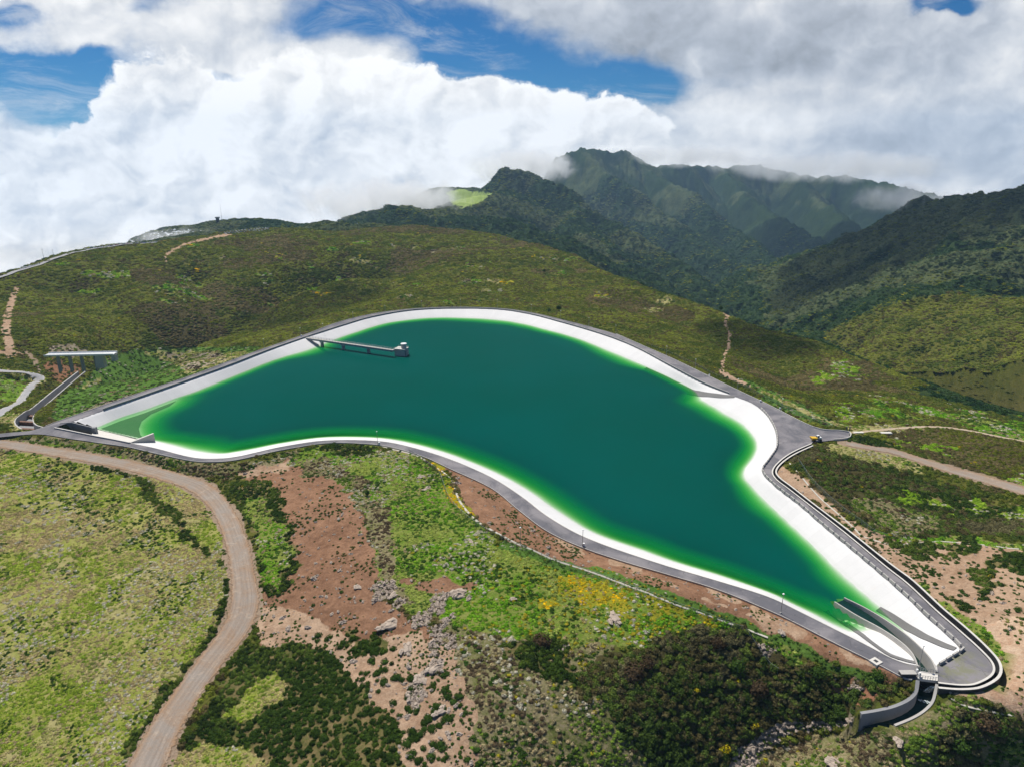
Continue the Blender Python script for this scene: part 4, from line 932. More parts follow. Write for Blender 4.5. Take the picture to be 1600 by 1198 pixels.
# row of concrete blocks on the right crest
def blocks():
    path = rimseg(iramp * 5 + 8, ich * 5, .35, 0); seg = np.concatenate([[0], np.cumsum(np.hypot(*np.diff(path[:, :2], axis=0).T))]); L = seg[-1]
    def mk():
        t = MB().box((0, 0, .45), (2.45, .42, .9), 0, .97); o = t.out('concrete_block', M_conc)
        return o
    base = None; s_ = 1.0; k = 0
    while s_ < L - 1.5:
        x = np.interp(s_, seg, path[:, 0]); y = np.interp(s_, seg, path[:, 1]); x2 = np.interp(s_ + .5, seg, path[:, 0]); y2 = np.interp(s_ + .5, seg, path[:, 1])
        o = mk() if base is None else base.copy()
        if base is None: base = o
        else: COL.objects.link(o)
        o.location = (x, y, 0); o.rotation_euler = (0, 0, math.atan2(y2 - y, x2 - x)); tag(o, 'grey concrete parapet block standing on the kerb above the right white slope', 'concrete block', 'parapet blocks along the right crest')
        s_ += 3.0; k += 1
    print('blocks', k)
blocks()

# drainage channel round the outside of the right road
def drain():
    t = empty('drainage_channel', (0, 0, 0)); tag(t, 'dark open concrete drainage channel curving round outside the right crest road', 'channel')
    a = DR_I.copy(); a[:, 2] = .30; MB().strip(a, .45, 4.2).out('inner_wall', M_shade, t); a[:, 2] += .1; MB().strip(a, .5, .12).out('coping', M_light, t)
    a = DR_O.copy(); a[:, 2] = .55; MB().strip(a, .5, 4.6).out('outer_wall', M_shade, t); a[:, 2] += .1; MB().strip(a, .6, .12).out('coping', M_light, t)
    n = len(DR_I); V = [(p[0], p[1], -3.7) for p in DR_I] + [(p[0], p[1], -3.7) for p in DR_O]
    mesh('channel_floor', V, [(i, i + 1, n + i + 1, n + i) for i in range(n - 1)], M_shade, t)
drain()
# spillway channel through the tip of the basin
def apron(W_, sgn):
    c = catmull(W_, 2); t = np.gradient(c[:, :2], axis=0); t /= np.hypot(*t.T)[:, None]; nr = np.column_stack([-t[:, 1], t[:, 0]]) * sgn; n = len(c); V = []; na = 6
    for i in range(n):
        for j in range(na):
            p = c[i, :2] + nr[i] * (3.0 * j / (na - 1)); V.append((p[0], p[1], 0))
    V = np.array(V); V[:, 2] = liner_z(V[:, 0], V[:, 1]) + .035; io = ~inside(V[:, 0], V[:, 1], RIM); V[io, 2] = -.3
    F_ = [(i * na + j, i * na + j + 1, (i + 1) * na + j + 1, (i + 1) * na + j) for i in range(n - 1) for j in range(na - 1)]
    if sgn > 0: F_ = [f[::-1] for f in F_]
    o = mesh('lining_strip', V, F_, M_liner, None, True); a = o.data.attributes.new('along', 'FLOAT', 'POINT'); a.data.foreach_set('value', np.full(len(V), 2.0, np.float32)); tag(o, kind='structure')
def outward(W_, other):
    t = np.gradient(W_[:, :2], axis=0); nr = np.column_stack([-t[:, 1], t[:, 0]]); return -1 if ((other.mean(0)[:2] - W_.mean(0)[:2]) * nr.mean(0)).sum() > 0 else 1
apron(CH_L, outward(CH_L, CH_R)); apron(CH_R, outward(CH_R, CH_L))
def spill():
    t = empty('spillway_channel'); tag(t, 'curved concrete spillway channel between two walls at the tip of the basin', 'channel')
    MB().strip(CH_L, .38, 9).out('channel_wall', M_conc, t); w = MB().strip(CH_R, .38, 9).out('channel_wall', M_conc, t)
    n = len(CH_R)
    # battered inner face of the right wall
    tn = np.gradient(CH_R[:, :2], axis=0); tn /= np.hypot(*tn.T)[:, None]; nr = np.column_stack([-tn[:, 1], tn[:, 0]])
    sgn = np.full(n, -float(outward(CH_R, CH_L))); bt = np.interp(np.arange(n), [0, n * .3, n - 1], [.03, .08, .15])
    V = [(CH_R[i, 0], CH_R[i, 1], CH_R[i, 2] + .02) for i in range(n)] + [(CH_R[i, 0] + nr[i, 0] * sgn[i] * bt[i], CH_R[i, 1] + nr[i, 1] * sgn[i] * bt[i], -9) for i in range(n)]
    mesh('sloping_face', V, [(i, i + 1, n + i + 1, n + i) for i in range(n - 1)], M_light, w)
    a = np.array([P(1434, 1056, -.8), P(1465.5, 1060, -.8)]); MB().strip(a, .5, 12).out('sill', M_shade, t)
spill()
def dropch():
    t = empty('outlet_channel'); tag(t, 'deep shaded outlet channel with curved retaining walls below the footbridge', 'channel')
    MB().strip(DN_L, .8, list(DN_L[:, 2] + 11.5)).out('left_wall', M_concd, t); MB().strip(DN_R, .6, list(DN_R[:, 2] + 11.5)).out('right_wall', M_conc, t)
    m = len(DN_L); n = len(DN_R); k = 20
    a = DN_L[np.linspace(0, m - 1, k).astype(int)]; c = DN_R[np.linspace(0, n - 1, k).astype(int)]
    a = np.vstack([P(1434, 1057, 0)[None], a[1:]]); c = np.vstack([P(1465, 1061, 0)[None], c[1:]])
    V = [(p[0], p[1], -3.6 - 5.8 * q_ / (k - 1)) for q_, p in enumerate(a)] + [(p[0], p[1], -3.6 - 5.8 * q_ / (k - 1)) for q_, p in enumerate(c)]
    mesh('channel_water', V, [(i, i + 1, k + i + 1, k + i) for i in range(k - 1)], M_dw, t)
dropch()
n_ = 30; a_ = CH_L[np.linspace(0, len(CH_L) - 1, n_).astype(int)]; c_ = CH_R[np.linspace(0, len(CH_R) - 1, n_).astype(int)]
a_ = np.vstack([a_[:, :2], P(1434,1055,0)[None, :2]]); c_ = np.vstack([c_[:, :2], P(1465,1059,0)[None, :2]]); n_ += 1
tag(mesh('spillway_water', [(p[0], p[1], WL + .02 + 1.5 * (i_ / n_) ** 1.5) for i_, p in enumerate(a_)] + [(p[0], p[1], WL + .02 + 1.5 * (i_ / n_) ** 1.5) for i_, p in enumerate(c_)], [(i, i + 1, n_ + i + 1, n_ + i)[::-1] for i in range(n_ - 1)], M_dw), kind='structure')
# water jet
def jet():
    m, b, o = material('foam'); p = b.new('ShaderNodeBsdfDiffuse'); p.inputs[0].default_value = (.75, .85, .88, 1); tr = b.new('ShaderNodeBsdfTransparent')
    mx = b.new('ShaderNodeMixShader'); g = b.new('ShaderNodeNewGeometry').outputs['Position']; b.L.new(b.ss(b.noise(g, 2.2, 5, .7), .40, .62), mx.inputs[0]); b.L.new(tr.outputs[0], mx.inputs[1]); b.L.new(p.outputs[0], mx.inputs[2]); b.L.new(mx.outputs[0], o.inputs[0])
    p0 = np.array([*P(1461, 1074, -1.4)[:2], -1.4]); p1 = P(1448, 1082, -4.2)
    V = []; Fc = []
    for k in range(14):
        t = k / 13; c = p0 * (1 - t) + p1 * t; c[2] = p0[2] + (p1[2] - p0[2]) * t ** 2; r = .3 + .9 * t
        for j in range(8): a = j * math.pi / 4; V.append((c[0] + r * math.cos(a), c[1], c[2] + r * math.sin(a)))
    for k in range(13):
        for j in range(8): Fc.append((k * 8 + j, k * 8 + (j + 1) % 8, k * 8 + 8 + (j + 1) % 8, k * 8 + 8 + j))
    o = mesh('water_jet', V, Fc, m, None, True); tag(o, 'white jet of water splashing into the dark outlet channel', 'water jet')
    n = len(V); V = []; Fc = []
    for k in range(7):
        for j in range(20):
            a = j * math.pi / 10; r = k * .55 * (1 + .25 * math.sin(3 * a) + .1 * random.random()); V.append((p1[0] - 1 + r * 1.35 * math.cos(a), p1[1] + r * .8 * math.sin(a), -4.25 + .5 * math.exp(-k * .5) * random.random()))
    Fc = [(k * 20 + j, k * 20 + (j + 1) % 20, k * 20 + 20 + (j + 1) % 20, k * 20 + 20 + j) for k in range(6) for j in range(20)]
    mesh('foam', V, Fc, m, o, True)
jet()
# bridge over the spillway
def small_bridge():
    c = [P(1434, 1046.5, .25), P(1465.5, 1052, .25), P(1465.5, 1063, .25), P(1433, 1059, .25)]
    t = empty('channel_bridge', tuple(np.mean(c, 0))); tag(t, 'short flat concrete bridge carrying the crest road over the spillway', 'bridge')
    off = np.mean(c, 0); q = [p - off for p in c]
    V = [tuple(p) for p in q] + [(p[0], p[1], p[2] - .7) for p in q]
    mesh('deck', V, [(3, 2, 1, 0), (4, 5, 6, 7), (0, 1, 5, 4), (1, 2, 6, 5), (2, 3, 7, 6), (3, 0, 4, 7)], M_light, t)
    for i, j in ((0, 1), (3, 2)):
        a = np.array([q[i], q[j]]); a = a[0] + (a[1] - a[0]) * np.linspace(0, 1, 9)[:, None]
        rl = MB()
        for p in a: rl.box((p[0], p[1], .5), (.07, .07, 1.0))
        b_ = a.copy(); b_[:, 2] = 1.0; rl.strip(b_, .07, .07); b_[:, 2] = .55; rl.strip(b_, .05, .05); rl.out('railing', M_metal, t)
    # gate machinery at the left end
    t2 = empty('sluice_gate_housing', tuple(P(1428, 1056, 0))); tag(t2, 'small dark steel sluice gate housing at the left end of the short bridge', 'gate housing')
    MB().box((-1.6, .2, .5), (3.6, 1.3, 1.0)).out('housing', M_dark, t2); MB().box((-1.6, .2, 1.06), (3.8, 1.5, .12)).out('lid', M_conc, t2)
    MB().box((.9, .6, .8), (.4, .4, 1.6)).box((.9, -.6, .8), (.4, .4, 1.6)).box((.9, 0, 1.5), (.3, 1.6, .3)).out('gate_frame', M_white, t2)
    MB().cyl((.9, 0, 1.6), .28, .08, 16).out('handwheel', M_dark, t2)
small_bridge()
# ramps (grey strips let into the lining)
def ramp(name, px, w, label, ends=None):
    a = np.array(px, float); zr = a[:, 2].copy()
    for _ in range(25): w2 = P(a[:, 0], a[:, 1], zr); zr = .6 * zr + .4 * liner_z(w2[:, 0], w2[:, 1])
    w2 = P(a[:, 0], a[:, 1], zr); c = catmull(w2, 8); zc = liner_z(c[:, 0], c[:, 1])
    t = np.gradient(c[:, :2], axis=0); t /= np.hypot(*t.T)[:, None]; nr = np.column_stack([-t[:, 1], t[:, 0]]); n = len(c)
    wd = np.interp(np.arange(n), np.linspace(0, n - 1, len(a)), a[:, 3]) if a.shape[1] > 3 else np.full(n, w)
    V = []; na = 5
    for i in range(n):
        for j in range(na):
            s_ = (-1 + 2 * j / (na - 1)); p = c[i, :2] + nr[i] * wd[i] * s_; V.append((p[0], p[1], liner_z(p[0], p[1])[0] + .22))
    o = mesh(name, V, [(i * na + j, i * na + j + 1, (i + 1) * na + j + 1, (i + 1) * na + j) for i in range(n - 1) for j in range(na - 1)], M_rampm); tag(o, label, 'ramp'); return o
M_rampm = simple('grey_ramp_concrete', (.17, .165, .16), .9, .15, .4)
ramp('access_ramp', [(1148,619.8,0,.9),(1125,618.8,-1.5,1.6),(1100,616.5,-3,1.8),(1078,612.5,-4.3,1.9),(1055,602,-5.5,2.2),(1030,590,-6.5,2.4),(1005,578,-7.5,2.4)], 2, 'grey access ramp sliding into green water below the far right road')
ramp('access_ramp', [(1430,1035,-.3,.8),(1410,1030,-1,.85),(1385,1020,-2,.85),(1358,1001,-3.2,.85),(1338,986,-4.3,.85),(1315,972,-5.4,.85),(1290,955,-6.5,.9)], 1.3, 'grey access ramp on the left side of the spillway channel')
ramp('access_ramp', [(1492,1014,-.3,.8),(1470,1006,-1.2,.85),(1445,995,-2.2,.85),(1425,984,-3.3,.85),(1408,974,-4.2,.85),(1390,962,-5.2,.85),(1372,951,-6.2,.9)], 1.3, 'grey access ramp on the right side of the spillway channel')
V = []; sh = SHELF; me_ = polyfill('inlet_apron', sh, WL - .72, M_rampm); tag(me_, 'flat grey inlet apron seen under shallow water behind the weir', 'apron')
# inlet at the left corner
def inlet():
    t = empty('inlet_weir', tuple(P(150, 676, -3))); o0 = np.array(t.location); tag(t, 'pale sloping concrete inlet weir with dark side wall at the left corner of the basin', 'weir')
    def rel(a): return [tuple(np.array(p) - o0) for p in a]
    q = [P(147, 669, WL - .6), P(217, 686.5, WL - .6), P(204, 690.5, -1.2), P(143, 679.5, -1.2)]; V = rel(q) + rel([p - np.array([0, 0, 3]) for p in q])
    mesh('weir_slab', V, [(3, 2, 1, 0), (4, 5, 6, 7), (0, 1, 5, 4), (1, 2, 6, 5), (2, 3, 7, 6), (3, 0, 4, 7)], M_light, t)
    a = np.array([P(94, 660.5, .3), P(112, 659.2, .3), P(130, 663.8, .3), P(146, 667.6, .1)]); a -= o0; MB().strip(a, .5, 8).out('side_wall', M_concd, t)
    p = P(147.5, 669, -.2) - o0; MB().box((p[0], p[1], p[2] - 2.5), (1.6, 1.8, 6.2)).out('pier', M_concd, t)
    V = [(q_[0] - o0[0], q_[1] - o0[1], -8 - o0[2]) for q_ in NOTCH]; mesh('channel_floor', V, [tuple(range(len(V)))[::-1]], M_concd, t)
    e = empty('wing_wall', tuple(P(202, 691, .3))); o1 = np.array(e.location); tag(e, 'short concrete wing wall projecting into the water beside the weir', 'wall')
    a = np.array([P(202, 691, .35), P(239.7, 676.6, .35)]); a = a[0] + (a[1] - a[0]) * np.linspace(0, 1, 6)[:, None] - o1; MB().strip(a, .7, 7).out('wall', M_conc, e)
    a2 = a.copy(); a2[:, 2] += .1; MB().strip(a2, .9, .1).out('coping', M_light, e)
    a = P(*np.array([(85,667.6),(110,672.5),(145,679.6),(175,685.2),(202,690.6)], float).T, .55); a = catmull(a, 5)
    wall_thing('roadside_wall', 'thin concrete wall between the road and the inlet weir', 'wall', a, .35, 6.5, M_conc, M_light)
inlet()
# feeder channel on the far left
def feeder():
    t = empty('feeder_channel'); tag(t, 'dark feeder channel with retaining walls running down to the left corner', 'channel')
    MB().strip(IN_L, .7, [5.5] * len(IN_L)).out('left_wall', M_conc, t); MB().strip(IN_R, .6, [5.5] * len(IN_R)).out('right_wall', M_conc, t)
    n = len(IN_L); V = [(p[0], p[1], p[2] - 4.2) for p in IN_L] + [(p[0], p[1], p[2] - 4.2) for p in IN_R]; mesh('channel_floor', V, [(i, n + i, n + i + 1, i + 1) for i in range(n - 1)], M_concd, t)
    for k, (i, h) in enumerate(((14, 1.6), (19, 1.9), (24, 1.4))):
        a = np.array([IN_L[i], IN_R[min(i, n - 1)]]); a[:, 2] = a[:, 2].mean() - 4.2 + h; a = a[0] + (a[1] - a[0]) * np.linspace(0, 1, 4)[:, None]; MB().strip(a, 1.6, 2.5).out('step', M_brown, t)
feeder()
# white road bridge on the left
def white_bridge():
    a, c = P(72, 553.6, -.5), P(180, 551.6, -.5); L = np.linalg.norm(c - a); rz = math.atan2(c[1] - a[1], c[0] - a[0])
    t = empty('road_bridge', tuple((a + c) / 2), rz); tag(t, 'long white concrete road bridge on piers over the red gully', 'bridge')
    MB().box((0, 0, -.45), (L, 6.2, .6)).out('deck', M_white, t); MB().box((0, -2.95, .05), (L, .3, .4)).out('parapet', M_white, t); MB().box((0, 2.95, .2), (L, .3, .7)).out('parapet', M_white, t)
    for k in (-.34, -.17, .0, .2): MB().box((k * L, 0, -6.5), (.9, 3.0, 11.0), 0, .9).out('pier', M_concd, t)
    MB().box((.27 * L, 0, -5.2), (5.5, 4.2, 8.6), 0, .8).out('abutment', M_conc, t); MB().box((.48 * L, 0, -3.0), (2.5, 4.2, 4.2)).out('abutment', M_conc, t)
white_bridge()
# intake tower and walkway
def tower():
    a = P(481, 527.5, .35); c = P(621, 547.5, .35); d = c - a; L = np.linalg.norm(d[:2]); rz = math.atan2(d[1], d[0])
    t = empty('footbridge', tuple(a), rz); tag(t, 'long narrow concrete footbridge leading out over the water to the tower', 'footbridge')
    MB().box((L / 2 - 2, 0, -.35), (L - 2, 2.4, .55)).out('deck', M_conc, t)
    g = MB()
    for s_ in (-1, 1): g.box((L / 2 - 2, s_ * .95, -.95), (L - 2, .4, .9))
    g.out('girder', M_concd, t)
    n = int(L / 2.5)
    for s_ in (-1, 1):
        r = MB()
        for k in range(n): r.box((1 + k * 2.5, s_ * 1.15, .45), (.08, .08, 1.1))
        r.box((L / 2 - 2, s_ * 1.15, 1.0), (L - 3, .09, .09)); r.box((L / 2 - 2, s_ * 1.15, .55), (L - 3, .06, .06))
        r.out('railing', M_metal, t)
    for f in (.165, .41, .69):
        h = 10; MB().box((f * L, 0, -1.6 - h / 2), (1.6, 1.8, h), 0, .95).out('pier', M_concd, t); 
    for f in (.165, .41, .69): MB().box((f * L, 0, -1.75), (2.4, 2.6, .7)).out('pier_cap', M_conc, t)
    p = []; 
    st = MB(); arc = np.array([(0.3, 0, -.4), (2.5, -.2, -1.6), (5.5, -.4, -3.0), (9.5, -.5, -4.3)]); st.strip(arc, 1.6, .8); st.out('abutment_slab', M_conc, t)
    b_ = P(626.5, 557, WL); t2 = empty('intake_tower', (float(b_[0]), float(b_[1]) + 3.5, 0), rz + .15); tag(t2, 'square concrete intake tower with round turret standing in the water', 'tower')
    MB().box((0, 0, -5.3), (7.4, 6.2, 10.6), 0, 1).out('shaft', M_conc, t2); MB().box((0, 0, .18), (7.9, 6.7, .36)).out('deck_slab', M_light, t2)
    cab = MB().cyl((1.7, .3, .36), 1.75, 2.9, 20).out('turret', M_conc, t2); MB().cyl((1.7, .3, 3.26), 2.15, .35, 20, 1.9).out('roof', M_white, cab); MB().box((.02, .1, 1.4), (.1, .9, 1.9)).out('door', M_dark, cab)
    MB().box((3.9, -1.2, -5.4), (1.0, 2.6, 9.6)).out('buttress', M_concd, t2)
    for y in (-3.1, 3.1):
        rr = MB()
        for x in (-3.7, -1.8, 0, 1.9, 3.7): rr.box((x, y, .85), (.08, .08, 1.0))
        rr.box((0, y, 1.35), (7.4, .08, .08)); rr.box((0, y, .9), (7.4, .06, .06)); rr.out('railing', M_metal, t2)
tower()

# lamp posts
def lamp():
    t = empty('street_lamp'); 
    MB().cyl((0, 0, 0), .11, 6.2, 8, .07).out('pole', M_metal, t); MB().box((0, 0, .15), (.5, .5, .3)).out('base', M_conc, t)
    h = MB().cyl((0, 0, 6.15), .16, .12, 10, .34).cyl((0, 0, 6.27), .34, .16, 10, .22).out('lamp_head', M_white, t)
    return t
LAMPS = [(363,561,'grey lamp post beside the dry patch of the left dam slope'),(413,544,'grey lamp post by the far left crest road, before the footbridge'),(470,526,'grey lamp post by the road just left of the footbridge'),(505,519,'grey lamp post by the road just right of the footbridge'),(552,500,'grey lamp post on the crest curve behind the tower walkway'),(602,489,'grey lamp post on the crest road directly beyond the tower'),
 (659,482,'grey lamp post where the far crest road levels out right of the tower'),(720,479.5,'grey lamp post at the very top of the far crest curve'),(777,480.5,'grey lamp post just past the top of the far crest curve'),(830,488,'grey lamp post where the far crest road starts to bend down'),(876,498,'grey lamp post between the bend and the straight far crest road'),(920,509,'grey lamp post on the far crest road below the rocky hillside'),(962,521.5,'grey lamp post on the far crest road below the dark tree'),
 (1041,556,'grey lamp post beside the upper straight of the far right road'),(1086,577,'grey lamp post left of where the footpath meets the road'),(1152,609,'grey lamp post beside the head of the far right ramp'),(1221,641,'grey lamp post at the wide asphalt junction, beside a white box'),
 (1220,957.5,'tall grey lamp post on the near crest road above the lower basin tip'),(910,854,'grey lamp post with white box on the near crest road'),(813,851,'grey lamp post standing on the pale footpath below the red bank'),(590,694,'white based lamp post where the footpath leaves the near road'),(1436,1041,'grey lamp post at the corner of the short spillway bridge')]
l0 = lamp(); KIDS[l0.name] = [o for o in list(S.objects) if o.parent == l0]
for i, (x, y, lb) in enumerate(LAMPS):
    o = l0 if i == 0 else copy_tree(l0); p = P(x, y, 0)
    if (x, y) == (813, 851): p = hit(x, y, -1)[0]
    o.location = tuple(p); tag(o, lb, 'street lamp', 'lamp posts along the crest roads')
b0 = MB().box((0, 0, .55), (.7, .5, 1.1)).box((0, 0, 1.15), (.8, .6, .1)).out('control_box', M_white)
for i, (x, y, lb) in enumerate([(1218.5,640,'white control box beside the lamp post at the asphalt junction'),(911.5,853,'white control box at the foot of the near crest lamp post'),(592.5,694,'white control box where the footpath leaves the near road'),(1188,628,'white control box on the outer kerb before the junction'),(471,526,'white control box beside the footbridge end of the road'),(1108,588,'white control box by the far right road above the ramp')]):
    o = b0 if i == 0 else b0.copy()
    if i: COL.objects.link(o)
    o.location = tuple(P(x, y, 0)); tag(o, lb, 'control box', 'white control boxes by the roads')

# inspection chamber, gate posts, machine
def chamber(name, x, y, label, sx, sy, hole=True, rz=0):
    p = hit(x, y, -.5)[0]; t = empty(name, tuple(p), rz); tag(t, label, 'chamber'); MB().box((0, 0, .2), (sx, sy, .8)).out('slab', M_light, t)
    if hole: MB().box((0, 0, .63), (sx * .35, sy * .4, .06)).out('hatch', M_dark, t)
chamber('inspection_chamber', 1368, 1035, 'square pale inspection chamber beside the lower near crest road', 2.4, 2.2, True, .5)
chamber('concrete_chamber', 1341, 676.5, 'low white concrete chamber beside the gate posts', 4.5, 1.6, False)
chamber('concrete_chamber', 1384, 677, 'long low white slab in scrub right of the gate posts', 5.2, 2.0, False)
g0 = empty('gate_post'); MB().box((0, 0, 1.3), (.35, .35, 2.6)).out('post', M_dark, g0); MB().box((0, 0, 2.65), (.45, .45, .12)).out('cap', M_metal, g0); KIDS[g0.name] = [o for o in S.objects if o.parent == g0]
for i, (x, y, lb) in enumerate([(1322, 674.5, 'left dark gate post at the end of the asphalt'), (1327, 674.5, 'right dark gate post beside the white chamber')]):
    o = g0 if i == 0 else copy_tree(g0); o.location = tuple(hit(x, y, -2)[0]); tag(o, lb, 'gate post', 'gate posts')
def dumper():
    p = P(1276, 688, .05); t = empty('dumper', tuple(p), .15); tag(t, 'small yellow and white dumper parked at the edge of the asphalt junction', 'dumper')
    b = MB(); n = len(b.V); b.V += [(-2.6, -1, .8), (-.5, -1, .8), (-.5, 1, .8), (-2.6, 1, .8), (-3.1, -1.15, 1.9), (-.3, -1.15, 1.7), (-.3, 1.15, 1.7), (-3.1, 1.15, 1.9)]; b.F += [(3, 2, 1, 0), (0, 1, 5, 4), (1, 2, 6, 5), (2, 3, 7, 6), (3, 0, 4, 7), (4, 5, 6, 7)]; b.out('skip', M_yel, t)
    MB().box((.2, 0, .85), (3.6, 1.2, .35)).out('chassis', M_dark, t); MB().box((1.2, 0, 1.35), (1.6, 1.4, .7), 0, .9).out('bonnet', M_white, t)
    c = MB().box((.3, 0, 1.9), (1.2, 1.3, 1.5), 0, .88).out('cab', M_white, t); MB().box((.3, -.67, 2.1), (.8, .03, .7)).box((-.31, 0, 2.1), (.03, .8, .7)).out('window', M_glass, c)
    for x in (-1.5, 1.4):
        for y in (-.95, .95):
            w = MB(); 
            for rr, yy in ((.5, -.18), (.5, .18)):
                for k in range(14): a_ = k * math.pi / 7; w.V.append((x + rr * math.cos(a_), y + yy, .5 + rr * math.sin(a_)))
            w.F += [(k, (k + 1) % 14, 14 + (k + 1) % 14, 14 + k) for k in range(14)] + [tuple(range(14)), tuple(range(14, 28))[::-1]]; w.out('wheel', M_rubber, t)
dumper()

# lookout tower and masts on the skyline
def lookout():
    p = PR(340.5, 347, 1700); z = float(ground(p[0:1], p[1:2])[0]); t = empty('lookout_tower', (p[0], p[1], z - 1)); tag(t, 'small dark square lookout tower on the skyline mound at the cloud edge', 'tower')
    MB().box((0, 0, 5), (5.5, 5.5, 10)).out('shaft', M_dark, t); MB().box((0, 0, 10.8), (7.6, 7.6, 2.4)).out('cabin', M_concd, t); MB().box((0, 0, 12.2), (8.2, 8.2, .4)).out('roof', M_concd, t)
    for x, y, r, h, lb, sk in ((347, 346, 1700, 38, 'thin tall lattice mast beside the skyline lookout tower', .5), (69, 413, 0, 14, 'thin mast at the road on the far left skyline', .4), (84, 401, 0, 9, 'short mast on the far left cloud edge', .4)):
        if r: q = PR(x, y, r); 
        else: q = crest_pt(x, .995)
        z = float(ground(np.array([q[0]]), np.array([q[1]]))[0]); m_ = empty('mast', (q[0], q[1], z)); tag(m_, lb, 'mast'); MB().box((0, 0, h / 2), (sk, sk, h), 0, .3).out('pole', M_metal, m_); MB().box((0, 0, h * .9), (1.6, .3, .3)).out('antenna', M_metal, m_)
def crest_pt(px, f):
    a = np.interp(px, [c[0] for c in CREST], cr_az); r = np.interp(a, cr_az, cr_r) * f; x, y = r * math.sin(a), r * math.cos(a)
    return np.array([x, y, float(ground(np.array([x]), np.array([y]))[0])])
lookout()
# far road along the edge and parked cars
def car():
    t = empty('parked_car'); b = MB(); b.box((0, 0, .55), (4.3, 1.8, .6)); b.box((-.1, 0, .95), (4.0, 1.7, .25), 0, .96); b.out('body', M_carp, t)
    c = MB().box((-.2, 0, 1.25), (2.3, 1.6, .55), 0, .8).out('cabin', M_glass, t); MB().box((-.2, 0, 1.54), (1.8, 1.25, .05)).out('roof', M_carp, c)
    for x in (-1.35, 1.35):
        for y in (-.85, .85):
            w = MB()
            for yy in (-.1, .1):
                for k in range(10): a_ = k * math.pi / 5; w.V.append((x + .33 * math.cos(a_), y + yy, .33 + .33 * math.sin(a_)))
            w.F += [(k, (k + 1) % 10, 10 + (k + 1) % 10, 10 + k) for k in range(10)] + [tuple(range(10)), tuple(range(10, 20))[::-1]]; w.out('wheel', M_rubber, t)
    return t
def m_car():
    m, b, o = material('car_paint'); p = b.new('ShaderNodeBsdfPrincipled'); b.L.new(p.outputs[0], o.inputs[0])
    r = b.new('ShaderNodeObjectInfo').outputs['Color']; b.L.new(r, p.inputs['Base Color']); p.inputs['Roughness'].default_value = .3; return m
M_carp = m_car()
def far_cars():
    c0 = car(); KIDS[c0.name] = [o for o in list(S.objects) if o.parent == c0]
    for k in list(KIDS[c0.name]): KIDS[k.name] = [o for o in list(S.objects) if o.parent == k]
    first = True; spots = []
    for k in range(9): x = 31 + k * 3.6 + random.uniform(-.5, .5); spots.append((x, .988, 'white car parked on the far left road at the edge of the cloud', 'cars parked on the far left road'))
    for k in range(26): x = 135 + k * 4.3 + random.uniform(-1, 1); spots.append((x, .992 - .006 * (k % 2), 'tiny parked car on the misty plateau edge', 'cars parked along the misty plateau edge'))
    for k in range(46): x = 350 + k * 1.55 + random.uniform(-.4, .4); spots.append((x, .992 - .008 * (k % 3), 'small car in the crowded parking row below the skyline mound', 'cars parked below the skyline mound'))
    for x, f, lb, g in spots:
        o = c0 if first else copy_tree(c0); first = False; p = crest_pt(x, f); o.location = (p[0], p[1], p[2] + .3)
        a = crest_pt(x + 3, f) - p; o.rotation_euler = (0, 0, math.atan2(a[1], a[0]) + (1.3 if 'crowded' in lb else 0)); tag(o, lb, 'car', g)
        cc = random.choice([(.8, .8, .8, 1)] * 4 + [(.5, .52, .55, 1), (.06, .06, .07, 1), (.3, .03, .03, 1), (.08, .14, .3, 1)]) if 'white' not in lb else (.85, .85, .85, 1)
        o.color = cc
        for ch in o.children_recursive if False else []: pass
        st = [q for q in S.objects if q.parent == o]
        for q in st:
            q.color = cc
    for q in S.objects:
        if q.name.startswith('roof') and q.parent and q.parent.name.startswith('cabin'): q.color = q.parent.color
far_cars()
c = np.array([crest_pt(x, .985) for x in np.arange(-10, 250, 8)]); c = catmull(c, 3); c[:, 2] = ground(c[:, 0], c[:, 1]); c[:, 2] = smooth1(c[:, 2], 6) + .8
ribbon('plateau_road', np.column_stack([c, np.full(len(c), 3.0)]), M_hair, .2)
# pale footpaths
strip_path('footpath', [(590,694.5),(607,699.5),(650,711),(672,724),(694,739),(710,760),(718,782),(740,808),(765,826),(815,852),(860,872),(905,887),(960,906),(1000,921),(1050,941),(1100,958),(1160,980),(1200,995)], .42, M_path)
strip_path('footpath', [(1234,723),(1245,735),(1268,763),(1290,785),(1330,820),(1345,835),(1365,843),(1395,850),(1430,848),(1480,846),(1530,850),(1600,857),(1650,860)], .32, M_path)
strip_path('footpath', [(1479,1078),(1487,1090),(1510,1102),(1545,1110),(1590,1118)], .4, M_path)
